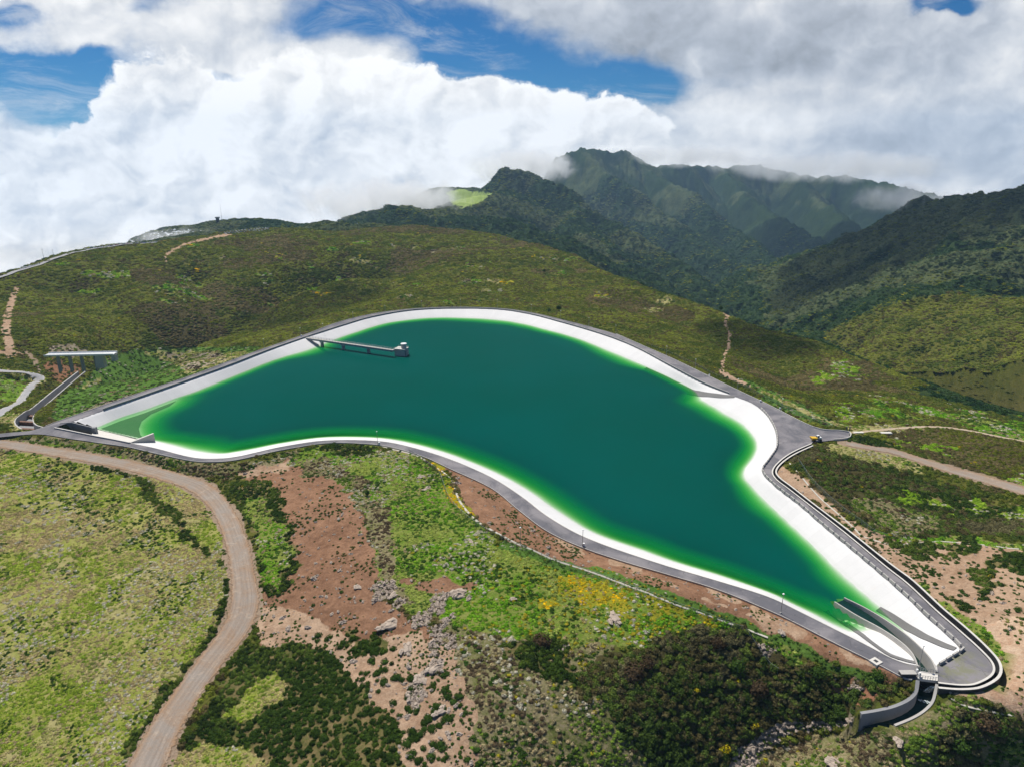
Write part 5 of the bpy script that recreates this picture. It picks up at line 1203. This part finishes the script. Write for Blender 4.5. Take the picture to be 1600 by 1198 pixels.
# wire fences
def m_net():
    m, b, o = material('wire_net'); d = b.new('ShaderNodeBsdfDiffuse'); d.inputs[0].default_value = (.10, .17, .14, 1); t = b.new('ShaderNodeBsdfTransparent'); mx = b.new('ShaderNodeMixShader'); mx.inputs[0].default_value = .14
    b.L.new(t.outputs[0], mx.inputs[1]); b.L.new(d.outputs[0], mx.inputs[2]); b.L.new(mx.outputs[0], o.inputs[0]); return m
M_net = m_net()
def fence(px, label, h=1.8, z0=-1):
    a = np.array(px, float); w = hit(a[:, 0], a[:, 1], z0); c = catmull(w, 8); c[:, 2] = smooth1(ground(c[:, 0], c[:, 1]), 3)
    t = empty('wire_fence'); tag(t, label, 'fence'); top = c.copy(); top[:, 2] += h; MB().strip(top, .03, h).out('net', M_net, t)
    tp = top.copy(); tp[:, 2] += .03; MB().strip(tp, .05, .05).out('top_wire', M_metal, t)
    seg = np.concatenate([[0], np.cumsum(np.hypot(*np.diff(c[:, :2], axis=0).T))]); n = min(95, int(seg[-1] / 3)); pm = None
    for k in range(n + 1):
        s_ = seg[-1] * k / max(n, 1); x, y, z = (np.interp(s_, seg, c[:, j]) for j in range(3))
        if pm is None: o = MB().cyl((0, 0, -.3), .05, h + .45, 6).out('post', M_metal, t); pm = o
        else: o = pm.copy(); COL.objects.link(o)
        o.location = (x, y, z)
fence([(640,707),(662,722),(682,737),(692,757),(704,785),(730,812),(760,833),(812,857),(858,877),(903,892),(958,911),(1000,926),(1050,946),(1100,963),(1160,986)], 'green wire fence following the pale footpath below the red bank')
fence([(1247,722),(1262,745),(1300,785),(1340,815),(1375,838),(1420,843)], 'wire fence on the scrub side of the right footpath')
fence([(1010,540),(1060,560),(1110,585),(1150,600),(1195,622),(1250,650),(1300,668)], 'long wire fence on the slope outside the far right road', 1.8, -4)
fence([(1165,990),(1180,1012),(1198,1038),(1215,1052)], 'short wire fence dropping down the rocky bank into the gully', 1.8, -3)
print('things', time.time() - T0)

# ================================================================== vegetation
def leaf_clump(name, seed, n=110, leaf=.16, flat=.62, mat=M_leafI, core=True, spread=1.0):
    r = random.Random(seed); V = []; Fc = []
    if core:
        nu, nv = 10, 5
        for j in range(nv + 1):
            for i in range(nu):
                a = 2 * math.pi * i / nu; e = math.pi / 2 * j / nv; k = .74 * (1 + .22 * math.sin(3 * a + seed) * math.cos(e)); V.append((k * math.cos(e) * math.cos(a), k * math.cos(e) * math.sin(a), flat * .8 * math.sin(e) - .12))
        for j in range(nv):
            for i in range(nu): Fc.append((j * nu + i, j * nu + (i + 1) % nu, (j + 1) * nu + (i + 1) % nu, (j + 1) * nu + i))
    lobes = [(r.uniform(0, 6.28), r.uniform(.2, 1.2), r.uniform(.75, 1.1)) for _ in range(7)]
    for _ in range(n):
        a = r.uniform(0, 6.283); e = math.asin(r.uniform(-.05, 1)); rad = .78
        for la, le, lr in lobes:
            d = math.cos(e) * math.cos(le) * math.cos(a - la) + math.sin(e) * math.sin(le)
            if d > .8: rad = max(rad, lr)
        rad *= r.uniform(.82, 1.08) * spread
        c = Vector((rad * math.cos(e) * math.cos(a), rad * math.cos(e) * math.sin(a), rad * math.sin(e) * flat))
        nrm = (c.normalized() + Vector((r.uniform(-1, 1), r.uniform(-1, 1), r.uniform(-.4, 1.2))) * .75).normalized()
        t = nrm.orthogonal().normalized(); t.rotate(__import__('mathutils').Quaternion(nrm, r.uniform(0, 6.28))); bt = nrm.cross(t)
        l = leaf * r.uniform(.7, 1.4); m = len(V)
        V += [c + t * l, c + bt * l * .6, c - t * l, c - bt * l * .6]; Fc.append((m, m + 1, m + 2, m + 3))
    me = bpy.data.meshes.new(name); me.from_pydata([tuple(v) for v in V], [], Fc); me.update(); me.materials.append(mat); return me
def proto_coll(nm, meshes):
    c = bpy.data.collections.new(nm)
    for i, m in enumerate(meshes): c.objects.link(bpy.data.objects.new('%s_%02d' % (nm, i), m))
    return c
PR_SHRUB = proto_coll('scrub_source', [leaf_clump('scrub_clump', k, 120, .17, .6) for k in range(5)])
PR_GRASS = proto_coll('herb_source', [leaf_clump('herb_clump', 20 + k, 90, .20, .42, M_leafI, True, 1.0) for k in range(4)])
def scatter(name, label, pos, scale, tint, coll, kind='stuff'):
    n = len(pos); me = bpy.data.meshes.new(name); me.vertices.add(n); me.vertices.foreach_set('co', pos.astype(np.float32).ravel())
    for nm, ty, arr, key in (('sc', 'FLOAT_VECTOR', scale, 'vector'), ('rt', 'FLOAT_VECTOR', np.column_stack([rng.normal(0, .12, n), rng.normal(0, .12, n), rng.uniform(0, 6.28, n)]), 'vector'), ('tint', 'FLOAT_COLOR', tint, 'color')):
        a = me.attributes.new(nm, ty, 'POINT'); a.data.foreach_set(key, arr.astype(np.float32).ravel())
    o = link(bpy.data.objects.new(name, me)); tag(o, kind=kind)
    if label: o['label'] = label
    ng = bpy.data.node_groups.new(name, 'GeometryNodeTree'); ng.interface.new_socket('Geometry', in_out='INPUT', socket_type='NodeSocketGeometry'); ng.interface.new_socket('Geometry', in_out='OUTPUT', socket_type='NodeSocketGeometry')
    N, L = ng.nodes, ng.links; gi = N.new('NodeGroupInput'); go = N.new('NodeGroupOutput'); ip = N.new('GeometryNodeInstanceOnPoints'); ci = N.new('GeometryNodeCollectionInfo')
    ci.inputs['Collection'].default_value = coll; ci.inputs['Separate Children'].default_value = True; ci.inputs['Reset Children'].default_value = True
    ip.inputs['Pick Instance'].default_value = True
    na = N.new('GeometryNodeInputNamedAttribute'); na.data_type = 'FLOAT_VECTOR'; na.inputs[0].default_value = 'sc'
    nr = N.new('GeometryNodeInputNamedAttribute'); nr.data_type = 'FLOAT_VECTOR'; nr.inputs[0].default_value = 'rt'
    L.new(gi.outputs[0], ip.inputs['Points']); L.new(ci.outputs[0], ip.inputs['Instance']); L.new(nr.outputs[0], ip.inputs['Rotation']); L.new(na.outputs[0], ip.inputs['Scale']); L.new(ip.outputs[0], go.inputs[0])
    md = o.modifiers.new('scatter', 'NODES'); md.node_group = ng; return o
def pick_points():
    """random places over the sheet, denser where shrubs look larger"""
    out = {}
    nr, nc = GX.shape
    daz = np.gradient(np.arctan2(GX[5], GX[5] * 0 + GY[5])); drr = np.gradient(GR[:, 0])
    vis = (PXX > -70) & (PXX < 1670) & (PYY < 1290) & (GR < 3300) & (GR > 60) & (GZ < 400)
    vis &= ~inroad
    for poly in (DRAIN, CHAN, DCH, INCH):
        k = (GX > poly[:, 0].min() - 2) & (GX < poly[:, 0].max() + 2) & (GY > poly[:, 1].min() - 2) & (GY < poly[:, 1].max() + 2)
        v = vis[k]; v &= ~inside(GX[k], GY[k], poly) & (polydist(GX[k], GY[k], poly) > 1.0); vis[k] = v
    for c in TRACKS:
        k = (GX > c[:, 0].min() - 8) & (GX < c[:, 0].max() + 8) & (GY > c[:, 1].min() - 8) & (GY < c[:, 1].max() + 8)
        d, t = polydist(GX[k], GY[k], c, False, True); v = vis[k]; v &= d > np.interp(t, np.arange(len(c)), c[:, 3]) * (.96 + .1 * hf[k]); vis[k] = v
    A = GR * daz[None, :] * drr[:, None]; sl_ = np.gradient(GZ, axis=0) / np.gradient(GR, axis=0); A = A * np.clip(np.sqrt(1 + sl_ ** 2) * (1 + .8 * np.clip(sl_, 0, 2)), 1, 3.5)
    # patchiness
    clump = fbm(GX, GY, 9, 3, 101); big = fbm(GX, GY, 35, 3, 102)
    res = []
    for nm, (zi, ca_, cb_, dens, pal, size) in Z.items():
        if not pal: continue
        m = vis & (ZONE == zi)
        rr, cc = np.nonzero(m)
        if not len(rr): continue
        R = GR[rr, cc]; base = .5 * (size[0] + size[1]); eff = np.maximum(base, R * .0034)
        dn = dens * (1 + (clump[rr, cc] * .9 if dens > .3 else 0)) if dens > .2 else dens * np.clip(1 + clump[rr, cc] * 5, 0, 4)
        lam = np.clip(dn, 0, 3.2) * A[rr, cc] / (1.25 * eff ** 2)
        k = rng.poisson(lam); ii = np.repeat(np.arange(len(rr)), k); n = len(ii); r_, c_ = rr[ii], cc[ii]
        a = rng.uniform(-.5, .5, n); b_ = rng.uniform(-.5, .5, n)
        if nm == 'forest' and False: continue
        r2 = np.clip(r_ + np.sign(a).astype(int), 0, nr - 1); c2 = np.clip(c_ + np.sign(b_).astype(int), 0, nc - 1); a = abs(a); b_ = abs(b_)
        pt = lambda G: G[r_, c_] * (1 - a - b_) + G[r2, c_] * a + G[r_, c2] * b_
        pos = np.column_stack([pt(GX), pt(GY), pt(GZ)]); e = eff[ii]
        sz = e * rng.uniform(size[0] / base * .8, size[1] / base * 1.05, n) * .62
        pi = np.clip(((fbm(pos[:, 0], pos[:, 1], 14 + 0 * zi, 3, 120 + zi) * 1.2 + .5 + rng.normal(0, .16, n)) * len(pal)).astype(int), 0, len(pal) - 1)
        sz = sz * 1.0; col = np.array([lin(c) for c in pal])[pi] * 1.45 * rng.uniform(.82, 1.18, n)[:, None]
        res.append((nm, pos, sz, col))
    return res
PTS = pick_points()
print('points', {a: len(b_) for a, b_, *_ in PTS}, time.time() - T0)
def gather(nms, extra=None):
    P_, S_, C_ = [], [], []
    for nm, pos, sz, col in PTS:
        if nm in nms: P_.append(pos); S_.append(sz); C_.append(col)
    return np.vstack(P_), np.concatenate(S_), np.vstack(C_)
def sprinkle_tint(pos, col, tint, scale, thr, prob, seed):
    k = (fbm(pos[:, 0], pos[:, 1], scale, 3, seed) > thr) & (rng.random(len(pos)) < prob); col = col.copy(); col[k] = np.array(lin(tint)) * rng.uniform(.8, 1.15, k.sum())[:, None]; return col
p_, s_, c_ = gather({'field', 'bright', 'lime', 'greenslope', 'mottled', 'yellow', 'dry', 'fern'})
c_ = sprinkle_tint(p_, c_, (204, 198, 176), 12, .15, .34, 201); c_ = sprinkle_tint(p_, c_, (176, 160, 120), 22, .05, .18, 202); c_ = sprinkle_tint(p_, c_, (64, 92, 34), 13, .15, .35, 203)
fy_ = P(975, 940, 0); d_ = np.hypot(p_[:, 0] - fy_[0], p_[:, 1] - fy_[1]); k = (rng.random(len(p_)) < .35 * np.exp(-(d_ / 28) ** 2)) ; c_[k] = lin((176, 166, 50))
hh = p_[:, 2] * 0 + 1
scatter('herb_cover', 'bright green bracken, herbs and silvery tufts covering the open ground', p_, np.column_stack([s_, s_, s_ * rng.uniform(.6, 1.2, len(s_))]), np.column_stack([c_, np.ones(len(c_))]), PR_GRASS)
p_, s_, c_ = gather({'heather', 'heath_brown', 'darkgreen', 'gully', 'forest', 'redsoil', 'pinksoil', 'palesoil', 'rocky', 'redearth', 'mountain', 'gravel'})
rp = np.hypot(p_[:, 0], p_[:, 1]); k = (rng.random(len(p_)) < .004) & (rp > 200) & (rp < 1100); c_[k] = lin((170, 156, 40))
k = (fbm(p_[:, 0], p_[:, 1], 30, 3, 207) > .2) & (rng.random(len(p_)) < .5) & (rp > 300); c_[k] = np.array(lin((112, 120, 40))) * rng.uniform(.7, 1.2, k.sum())[:, None]
fl_ = 1 - .5 * sstep(rp, 250, 650)
scatter('scrub_cover', 'dark heather and broom scrub covering the hills and banks', p_, np.column_stack([s_, s_, s_ * fl_ * rng.uniform(.7, 1.35, len(s_))]), np.column_stack([c_, np.ones(len(c_))]), PR_SHRUB)

# single shrubs standing apart on the bare soil
def single_shrubs():
    pro = []
    for k in range(6):
        o = bpy.data.objects.new('shrub', leaf_clump('shrub', 50 + k, 190, .14, .62, M_leafD)); pro.append(o)
    def zoned(poly, n, s0, s1, grp, lb, seed):
        r = random.Random(seed); q = 0; tries = 0; poly = np.array(poly, float); pts = []
        while len(pts) < n and tries < 6000:
            tries += 1; x = r.uniform(*(poly[:, 0].min(), poly[:, 0].max())); y = r.uniform(*(poly[:, 1].min(), poly[:, 1].max()))
            if inside(np.array([x]), np.array([y]), poly)[0]: pts.append((x, y))
        a = np.array(pts); w = hit(a[:, 0], a[:, 1], -4); z = w[:, 2]
        kk = (fbm(w[:, 0], w[:, 1], 9, 3, seed) + np.array([r.uniform(-.5, .5) for _ in range(len(w))])) > -.12
        for p in w[kk]:
            m = pro[r.randrange(6)]; o = m.copy(); o.name = 'shrub'; COL.objects.link(o); s_ = r.uniform(s0, s1); o.location = (p[0], p[1], p[2] - .05); o.scale = (s_, s_ * r.uniform(.8, 1.2), s_ * r.uniform(.7, 1.1)); o.rotation_euler = (0, 0, r.uniform(0, 6.28)); tag(o, lb, 'shrub', grp)
    zoned([(470,985),(545,1000),(620,1000),(690,1010),(720,1070),(740,1140),(750,1198),(640,1198),(590,1130),(540,1070),(500,1030)], 190, .55, 1.35, 'green shrubs on the pale soil in the foreground', 'rounded dark green shrub on the pale bare soil of the foreground', 5)
    zoned([(425,740),(520,750),(560,800),(580,880),(600,940),(520,980),(430,960),(470,880),(455,800)], 90, .3, .75, 'small shrubs on the red brown soil', 'small dark shrub on the bare red brown soil beside the track', 6)
    zoned([(1400,870),(1520,850),(1600,850),(1620,960),(1600,1000),(1520,975),(1460,930)], 120, .4, 1.0, 'small shrubs on the bare slope right of the channel', 'small green shrub on the bare pink slope right of the drainage channel', 7)
single_shrubs()
def special():
    me1 = [leaf_clump('shrub', 80 + k, 420, .10, .8, M_leafB) for k in range(2)]; me2 = [leaf_clump('shrub', 90 + k, 420, .10, .8, M_leafD) for k in range(2)]
    M_y = m_leaf('gorse_flowers', False, lin((186, 168, 30))); me3 = [leaf_clump('gorse', 95 + k, 220, .14, .7, M_y) for k in range(2)]
    L = [(845,1003,2.6,me1,'round dark brown bush alone on the green lower slope'),(990,1052,3.2,me1,'large dark brown bush left of the gully'),(1010,1035,2.4,me1,'dark brown bush just above the large brown bush'),(1120,1005,2.6,me1,'brown bush at the top edge of the dark gully scrub'),
      (1150,1040,2.8,me2,'tall dark green bush below the yellow flowers by the path'),(1185,1075,3.2,me1,'big dark bush on the shaded bank of the gully'),(1280,1050,2.4,me2,'dark green bush on the rocky bank above the stream'),(1373,1055,1.9,me2,'dark bush beside the gate housing of the spillway'),
      (1540,1130,3.0,me1,'dark brown bush at the right edge of the bottom slope'),(1500,1165,2.8,me2,'wide dark green bush at the bottom right'),(1560,1140,2.2,me2,'round green bush right of the dark brown bush bottom right'),
      (1320,1100,1.8,me2,'green bush behind the end of the outlet wall'),(1088,1076,1.3,me3,'bright yellow flowering gorse bush in the middle of the dark scrub'),(1152,1062,1.0,me3,'small yellow gorse bush beside the tall dark green bush'),(1130,1168,1.7,me3,'yellow gorse bush above the stones of the stream bed'),
      (995,1063,.8,me3,'small yellow gorse below the large dark brown bush'),(1178,1132,1.6,me3,'yellow green gorse on the shaded gully edge'),(1255,1150,.8,me3,'little yellow gorse beside the stony stream bed'),(1590,622,.0,me3,'')]
    for i, (x, y, s_, ms, lb) in enumerate(L):
        if not lb: continue
        p = hit(x, y, -5)[0]; o = bpy.data.objects.new('gorse' if ms is me3 else 'shrub', ms[i % 2]); COL.objects.link(o); o.location = (p[0], p[1], p[2] - .1); o.scale = (s_, s_, s_ * .95); o.rotation_euler = (0, 0, i); tag(o, lb, 'gorse bush' if ms is me3 else 'bush')
    # small trees: trunk + crown
    for x, y, h, lb in ((574,775,2.6,'small dark tree alone on the bright green slope'),(873,487,6,'dark tree standing just beyond the far crest road'),(858,489,4,'smaller dark tree left of the tree beyond the far crest'),(1126,486,6,'dark tree on the ridge line above the dirt footpath'),(850,427,5,'dark tree on the far hillside among pale rocks'),(1512,1060,.0,'')):
        if not lb: continue
        p = hit(x, y, -3)[0]; t = empty('tree', tuple(p)); tag(t, lb, 'tree'); MB().cyl((0, 0, -.2), h * .06, h * .7, 8, h * .025).out('trunk', M_brown, t)
        me = leaf_clump('crown', 130 + int(x), 500, .10, 1.0, M_leafD); c = bpy.data.objects.new('crown', me); COL.objects.link(c); c.parent = t; c.location = (0, 0, h * .45); c.scale = (h * .38, h * .38, h * .5)
special()
# rocks
def rocks():
    def rk(seed, n=5):
        V = []; Fc = []; r = random.Random(seed)
        for q in range(n):
            nu, nv = 12, 7; cx, cy, s_ = (0, 0, 1) if q == 0 else (r.uniform(-1.1, 1.1), r.uniform(-.8, .8), r.uniform(.3, .7)); m = len(V); ph = [r.uniform(0, 6) for _ in range(4)]
            for j in range(nv + 1):
                for i in range(nu):
                    a = 2 * math.pi * i / nu; e = -.4 + (math.pi / 2 + .4) * j / nv; k = s_ * (1 + .25 * math.sin(2 * a + ph[0]) + .15 * math.sin(5 * a + ph[1] + 3 * e) + r.uniform(-.1, .1)); V.append((cx + k * math.cos(e) * math.cos(a), cy + .75 * k * math.cos(e) * math.sin(a), .32 * k * math.sin(e)))
            for j in range(nv):
                for i in range(nu): Fc.append((m + j * nu + i, m + j * nu + (i + 1) % nu, m + (j + 1) * nu + (i + 1) % nu, m + (j + 1) * nu + i))
        me = bpy.data.meshes.new('rock_outcrop'); me.from_pydata(V, [], Fc); me.update(); me.materials.append(M_rock); return me
    ms = [rk(k) for k in range(5)]
    L = [(612,974,3.2,'broad pale rock outcrop at the edge of the red soil'),(638,1011,2.4,'pale rock outcrop just below the broadest one'),(716,925,2.8,'flat pale rock outcrop on the green slope above the dark shrubs'),(684,1042,2.6,'pale grey outcrop left of the mottled slope'),(660,1060,2.2,'low outcrop touching the grey one on its left'),(690,1108,2.0,'upright pale outcrop lower down the bare slope'),(960,963,2.6,'long grey boulder among yellow flowers'),
      (659,745,2.0,'pale rocks below the yellow flowered strip'),(668,763,2.0,'larger pale rocks further down from the yellow strip'),(560,916,1.4,'small pale rocks on the red soil beside the track'),(616,928,1.8,'pale rock at the top of the soil tongue'),(735,845,1.6,'scattered pale rocks beside the pale footpath'),(800,935,1.3,'little pale rock in the bright green slope'),(880,1010,1.5,'grey rock among low shrubs on the lower slope'),(1305,1190,2.2,'pale rock at the very bottom below the stream'),(1400,1172,1.6,'grey rock on the slope below the outlet channel')]
    for i, (x, y, s_, lb) in enumerate(L):
        p = hit(x, y, -3)[0]; o = bpy.data.objects.new('rock_outcrop', ms[i % 5]); COL.objects.link(o); o.location = tuple(p); o.scale = (s_ * .8, s_ * .8, s_ * .7); o.rotation_euler = (0, 0, i * 1.3); tag(o, lb, 'rock')
    # stones: stream bed and rocky ground
    R1 = proto_coll('stone_source', [rk(30 + k, 1) for k in range(4)])
    zi = {Z['rocky'][0], Z['redsoil'][0], Z['pinksoil'][0], Z['palesoil'][0]}
    m = np.isin(ZONE, list(zi)) & (PXX > -40) & (PXX < 1640) & (PYY < 1260) & (GR < 420) & ~inroad; rr, cc = np.nonzero(m)
    rocky = ZONE[rr, cc] == Z['rocky'][0]; pr_ = np.where(rocky, 1.0, .02); pr_ = pr_ / pr_.sum(); k = rng.choice(len(rr), 2300, p=pr_)
    pos = np.column_stack([GX[rr[k], cc[k]] + rng.normal(0, .25, len(k)), GY[rr[k], cc[k]] + rng.normal(0, .25, len(k)), GZ[rr[k], cc[k]]]); s_ = rng.gamma(2.2, .13, len(k)) + .12
    scatter('loose_stones', 'loose pale stones on bare ground and in the stream bed', pos, np.column_stack([s_, s_, s_ * 1.6]), np.ones((len(k), 4)), R1)
rocks()
print('vegetation', time.time() - T0)

# ================================================================== air and clouds
def build_haze():
    m, b, o = material('haze'); v = b.new('ShaderNodeVolumePrincipled'); v.inputs['Color'].default_value = (.45, .70, 1.0, 1); v.inputs['Density'].default_value = float(os.environ.get('HAZE', 6e-5)); v.inputs['Anisotropy'].default_value = .1
    b.L.new(v.outputs[0], o.inputs['Volume']); ob = MB().box((0, 2900, 40), (10400, 6600, 860)).out('haze', m); tag(ob, kind='stuff')
build_haze()

def mist(name, label, px, py, rg, rx, ry, rz, D, seed, sc=.012):
    """a drifting patch of thin cloud: density thins out towards the rim and is broken up by noise"""
    m, b, o = material('mist'); v = b.new('ShaderNodeVolumePrincipled'); v.inputs['Color'].default_value = (1, 1, 1, 1); v.inputs['Anisotropy'].default_value = .2
    tc = b.new('ShaderNodeTexCoord').outputs['Object']; g = b.vm('ADD', b.vm('MULTIPLY', tc, (rx, ry, rz)), (seed * 37.0, seed * 11.0, 0))
    n = b.noise(g, sc, 9, .66, .8); r = b.vm('LENGTH', tc, out=1)
    f = b.m('ADD', b.m('SUBTRACT', 1.0, b.m('MULTIPLY', r, r)), b.m('MULTIPLY', b.m('SUBTRACT', n, .56), 4.5))
    d = b.m('MULTIPLY', b.m('MULTIPLY', b.ss(f, .1, 1.2), b.ss(r, 1.0, .7)), D); b.L.new(d, v.inputs['Density']); b.L.new(v.outputs[0], o.inputs['Volume'])
    V = []; Fc = []; nu, nv = 20, 12
    for j in range(nv + 1):
        for i in range(nu):
            a = 2 * math.pi * i / nu; e = math.pi * (j / nv - .5); V.append((1.03 * math.cos(e) * math.cos(a), 1.03 * math.cos(e) * math.sin(a), 1.03 * math.sin(e)))
    for j in range(nv):
        for i in range(nu): Fc.append((j * nu + i, j * nu + (i + 1) % nu, (j + 1) * nu + (i + 1) % nu, (j + 1) * nu + i))
    ob = mesh(name, V, Fc, m); c = PR(px, py, rg); ob.location = tuple(c); ob.scale = (rx, ry, rz); ob.rotation_euler = (0, 0, math.atan2(-c[0], c[1])); tag(ob, label, kind='stuff'); return ob
S.cycles.volume_bounces = 4; S.cycles.max_bounces = 10; S.cycles.volume_step_rate = .6
if os.environ.get('CL', '1') == '1':
    mist('mist', 'thin white cloud spilling over the shoulder left of the far peaks', 600, 318, 1950, 290, 240, 85, .022, 1, .016)
    mist('mist', 'white cloud tongue drifting over the ridge beside the highest peak', 815, 262, 2750, 260, 280, 85, .02, 2, .014)
    mist('mist', 'white cloud cap along the far summits', 1030, 246, 4100, 620, 420, 75, .008, 3, .006)
    mist('mist', 'low cloud hanging over the far right summits', 1290, 262, 4600, 850, 500, 110, .007, 4, .005)
    mist('mist', 'torn cloud wisps above the right mountain', 1430, 312, 1750, 170, 160, 42, .014, 5, .02)
    mist('mist', 'cloud edge brushing the skyline mound with the lookout tower', 275, 370, 1500, 110, 120, 28, .014, 6, .02)
    mist('mist', 'cloud edge lying along the far left plateau rim', 90, 396, 1060, 150, 60, 20, .012, 7, .03)

def high_cloud(px, py, rg, h, radius, seed, label, dens=.016):
    """unseen cloud added above the frame so that its shadow falls on the given slope"""
    c = PR(px, py, rg); t = (h - c[2]) / sdir.z; c = c + np.array(sdir) * t; r = random.Random(seed); V = []; Fc = []
    for q in range(9):
        a = r.uniform(0, 6.28); d = r.uniform(.1, .75) * radius; rr = radius * r.uniform(.38, .6); m = len(V); nu, nv = 14, 8; cx, cy, cz = d * math.cos(a), d * math.sin(a), r.uniform(0, 14)
        for j in range(nv + 1):
            for i in range(nu):
                A = 2 * math.pi * i / nu; e = math.pi * (j / nv - .5); V.append((cx + rr * math.cos(e) * math.cos(A), cy + rr * math.cos(e) * math.sin(A), cz + .28 * rr * math.sin(e)))
        for j in range(nv):
            for i in range(nu): Fc.append((m + j * nu + i, m + j * nu + (i + 1) % nu, m + (j + 1) * nu + (i + 1) % nu, m + (j + 1) * nu + i))
    mt, b, o = material('cloud'); v = b.new('ShaderNodeVolumePrincipled'); v.inputs['Color'].default_value = (1, 1, 1, 1); v.inputs['Density'].default_value = dens; b.L.new(v.outputs[0], o.inputs['Volume'])
    o = mesh('cloud', V, Fc, mt); o.location = tuple(c); tag(o, label, kind='stuff'); rm = o.modifiers.new('union', 'REMESH'); rm.mode = 'VOXEL'; rm.voxel_size = max(8, radius / 14)
    tx = bpy.data.textures.new('billow', 'CLOUDS'); tx.noise_scale = radius * .25; tx.noise_depth = 3; dd = o.modifiers.new('billow', 'DISPLACE'); dd.texture = tx; dd.texture_coords = 'GLOBAL'; dd.strength = radius * .22; dd.mid_level = .5
    print('cloud', c, 'elev', math.degrees(math.atan2(c[2] - CAMZ, math.hypot(c[0], c[1]))))
high_cloud(1430, 400, 1350, 760, 330, 1, 'unseen cloud casting shade on the right mountain')
high_cloud(1250, 340, 3200, 1700, 520, 4, 'unseen cloud casting shade on the far valley head', .008)
high_cloud(1190, 528, 590, 560, 62, 3, 'small unseen cloud casting shade on the dam shoulder', .05)
high_cloud(440, 428, 730, 560, 95, 6, 'unseen cloud added to shade the left ravine', .02)
high_cloud(230, 455, 560, 520, 70, 7, 'unseen cloud added to shade the far left hillside', .014)
print('end', time.time() - T0)
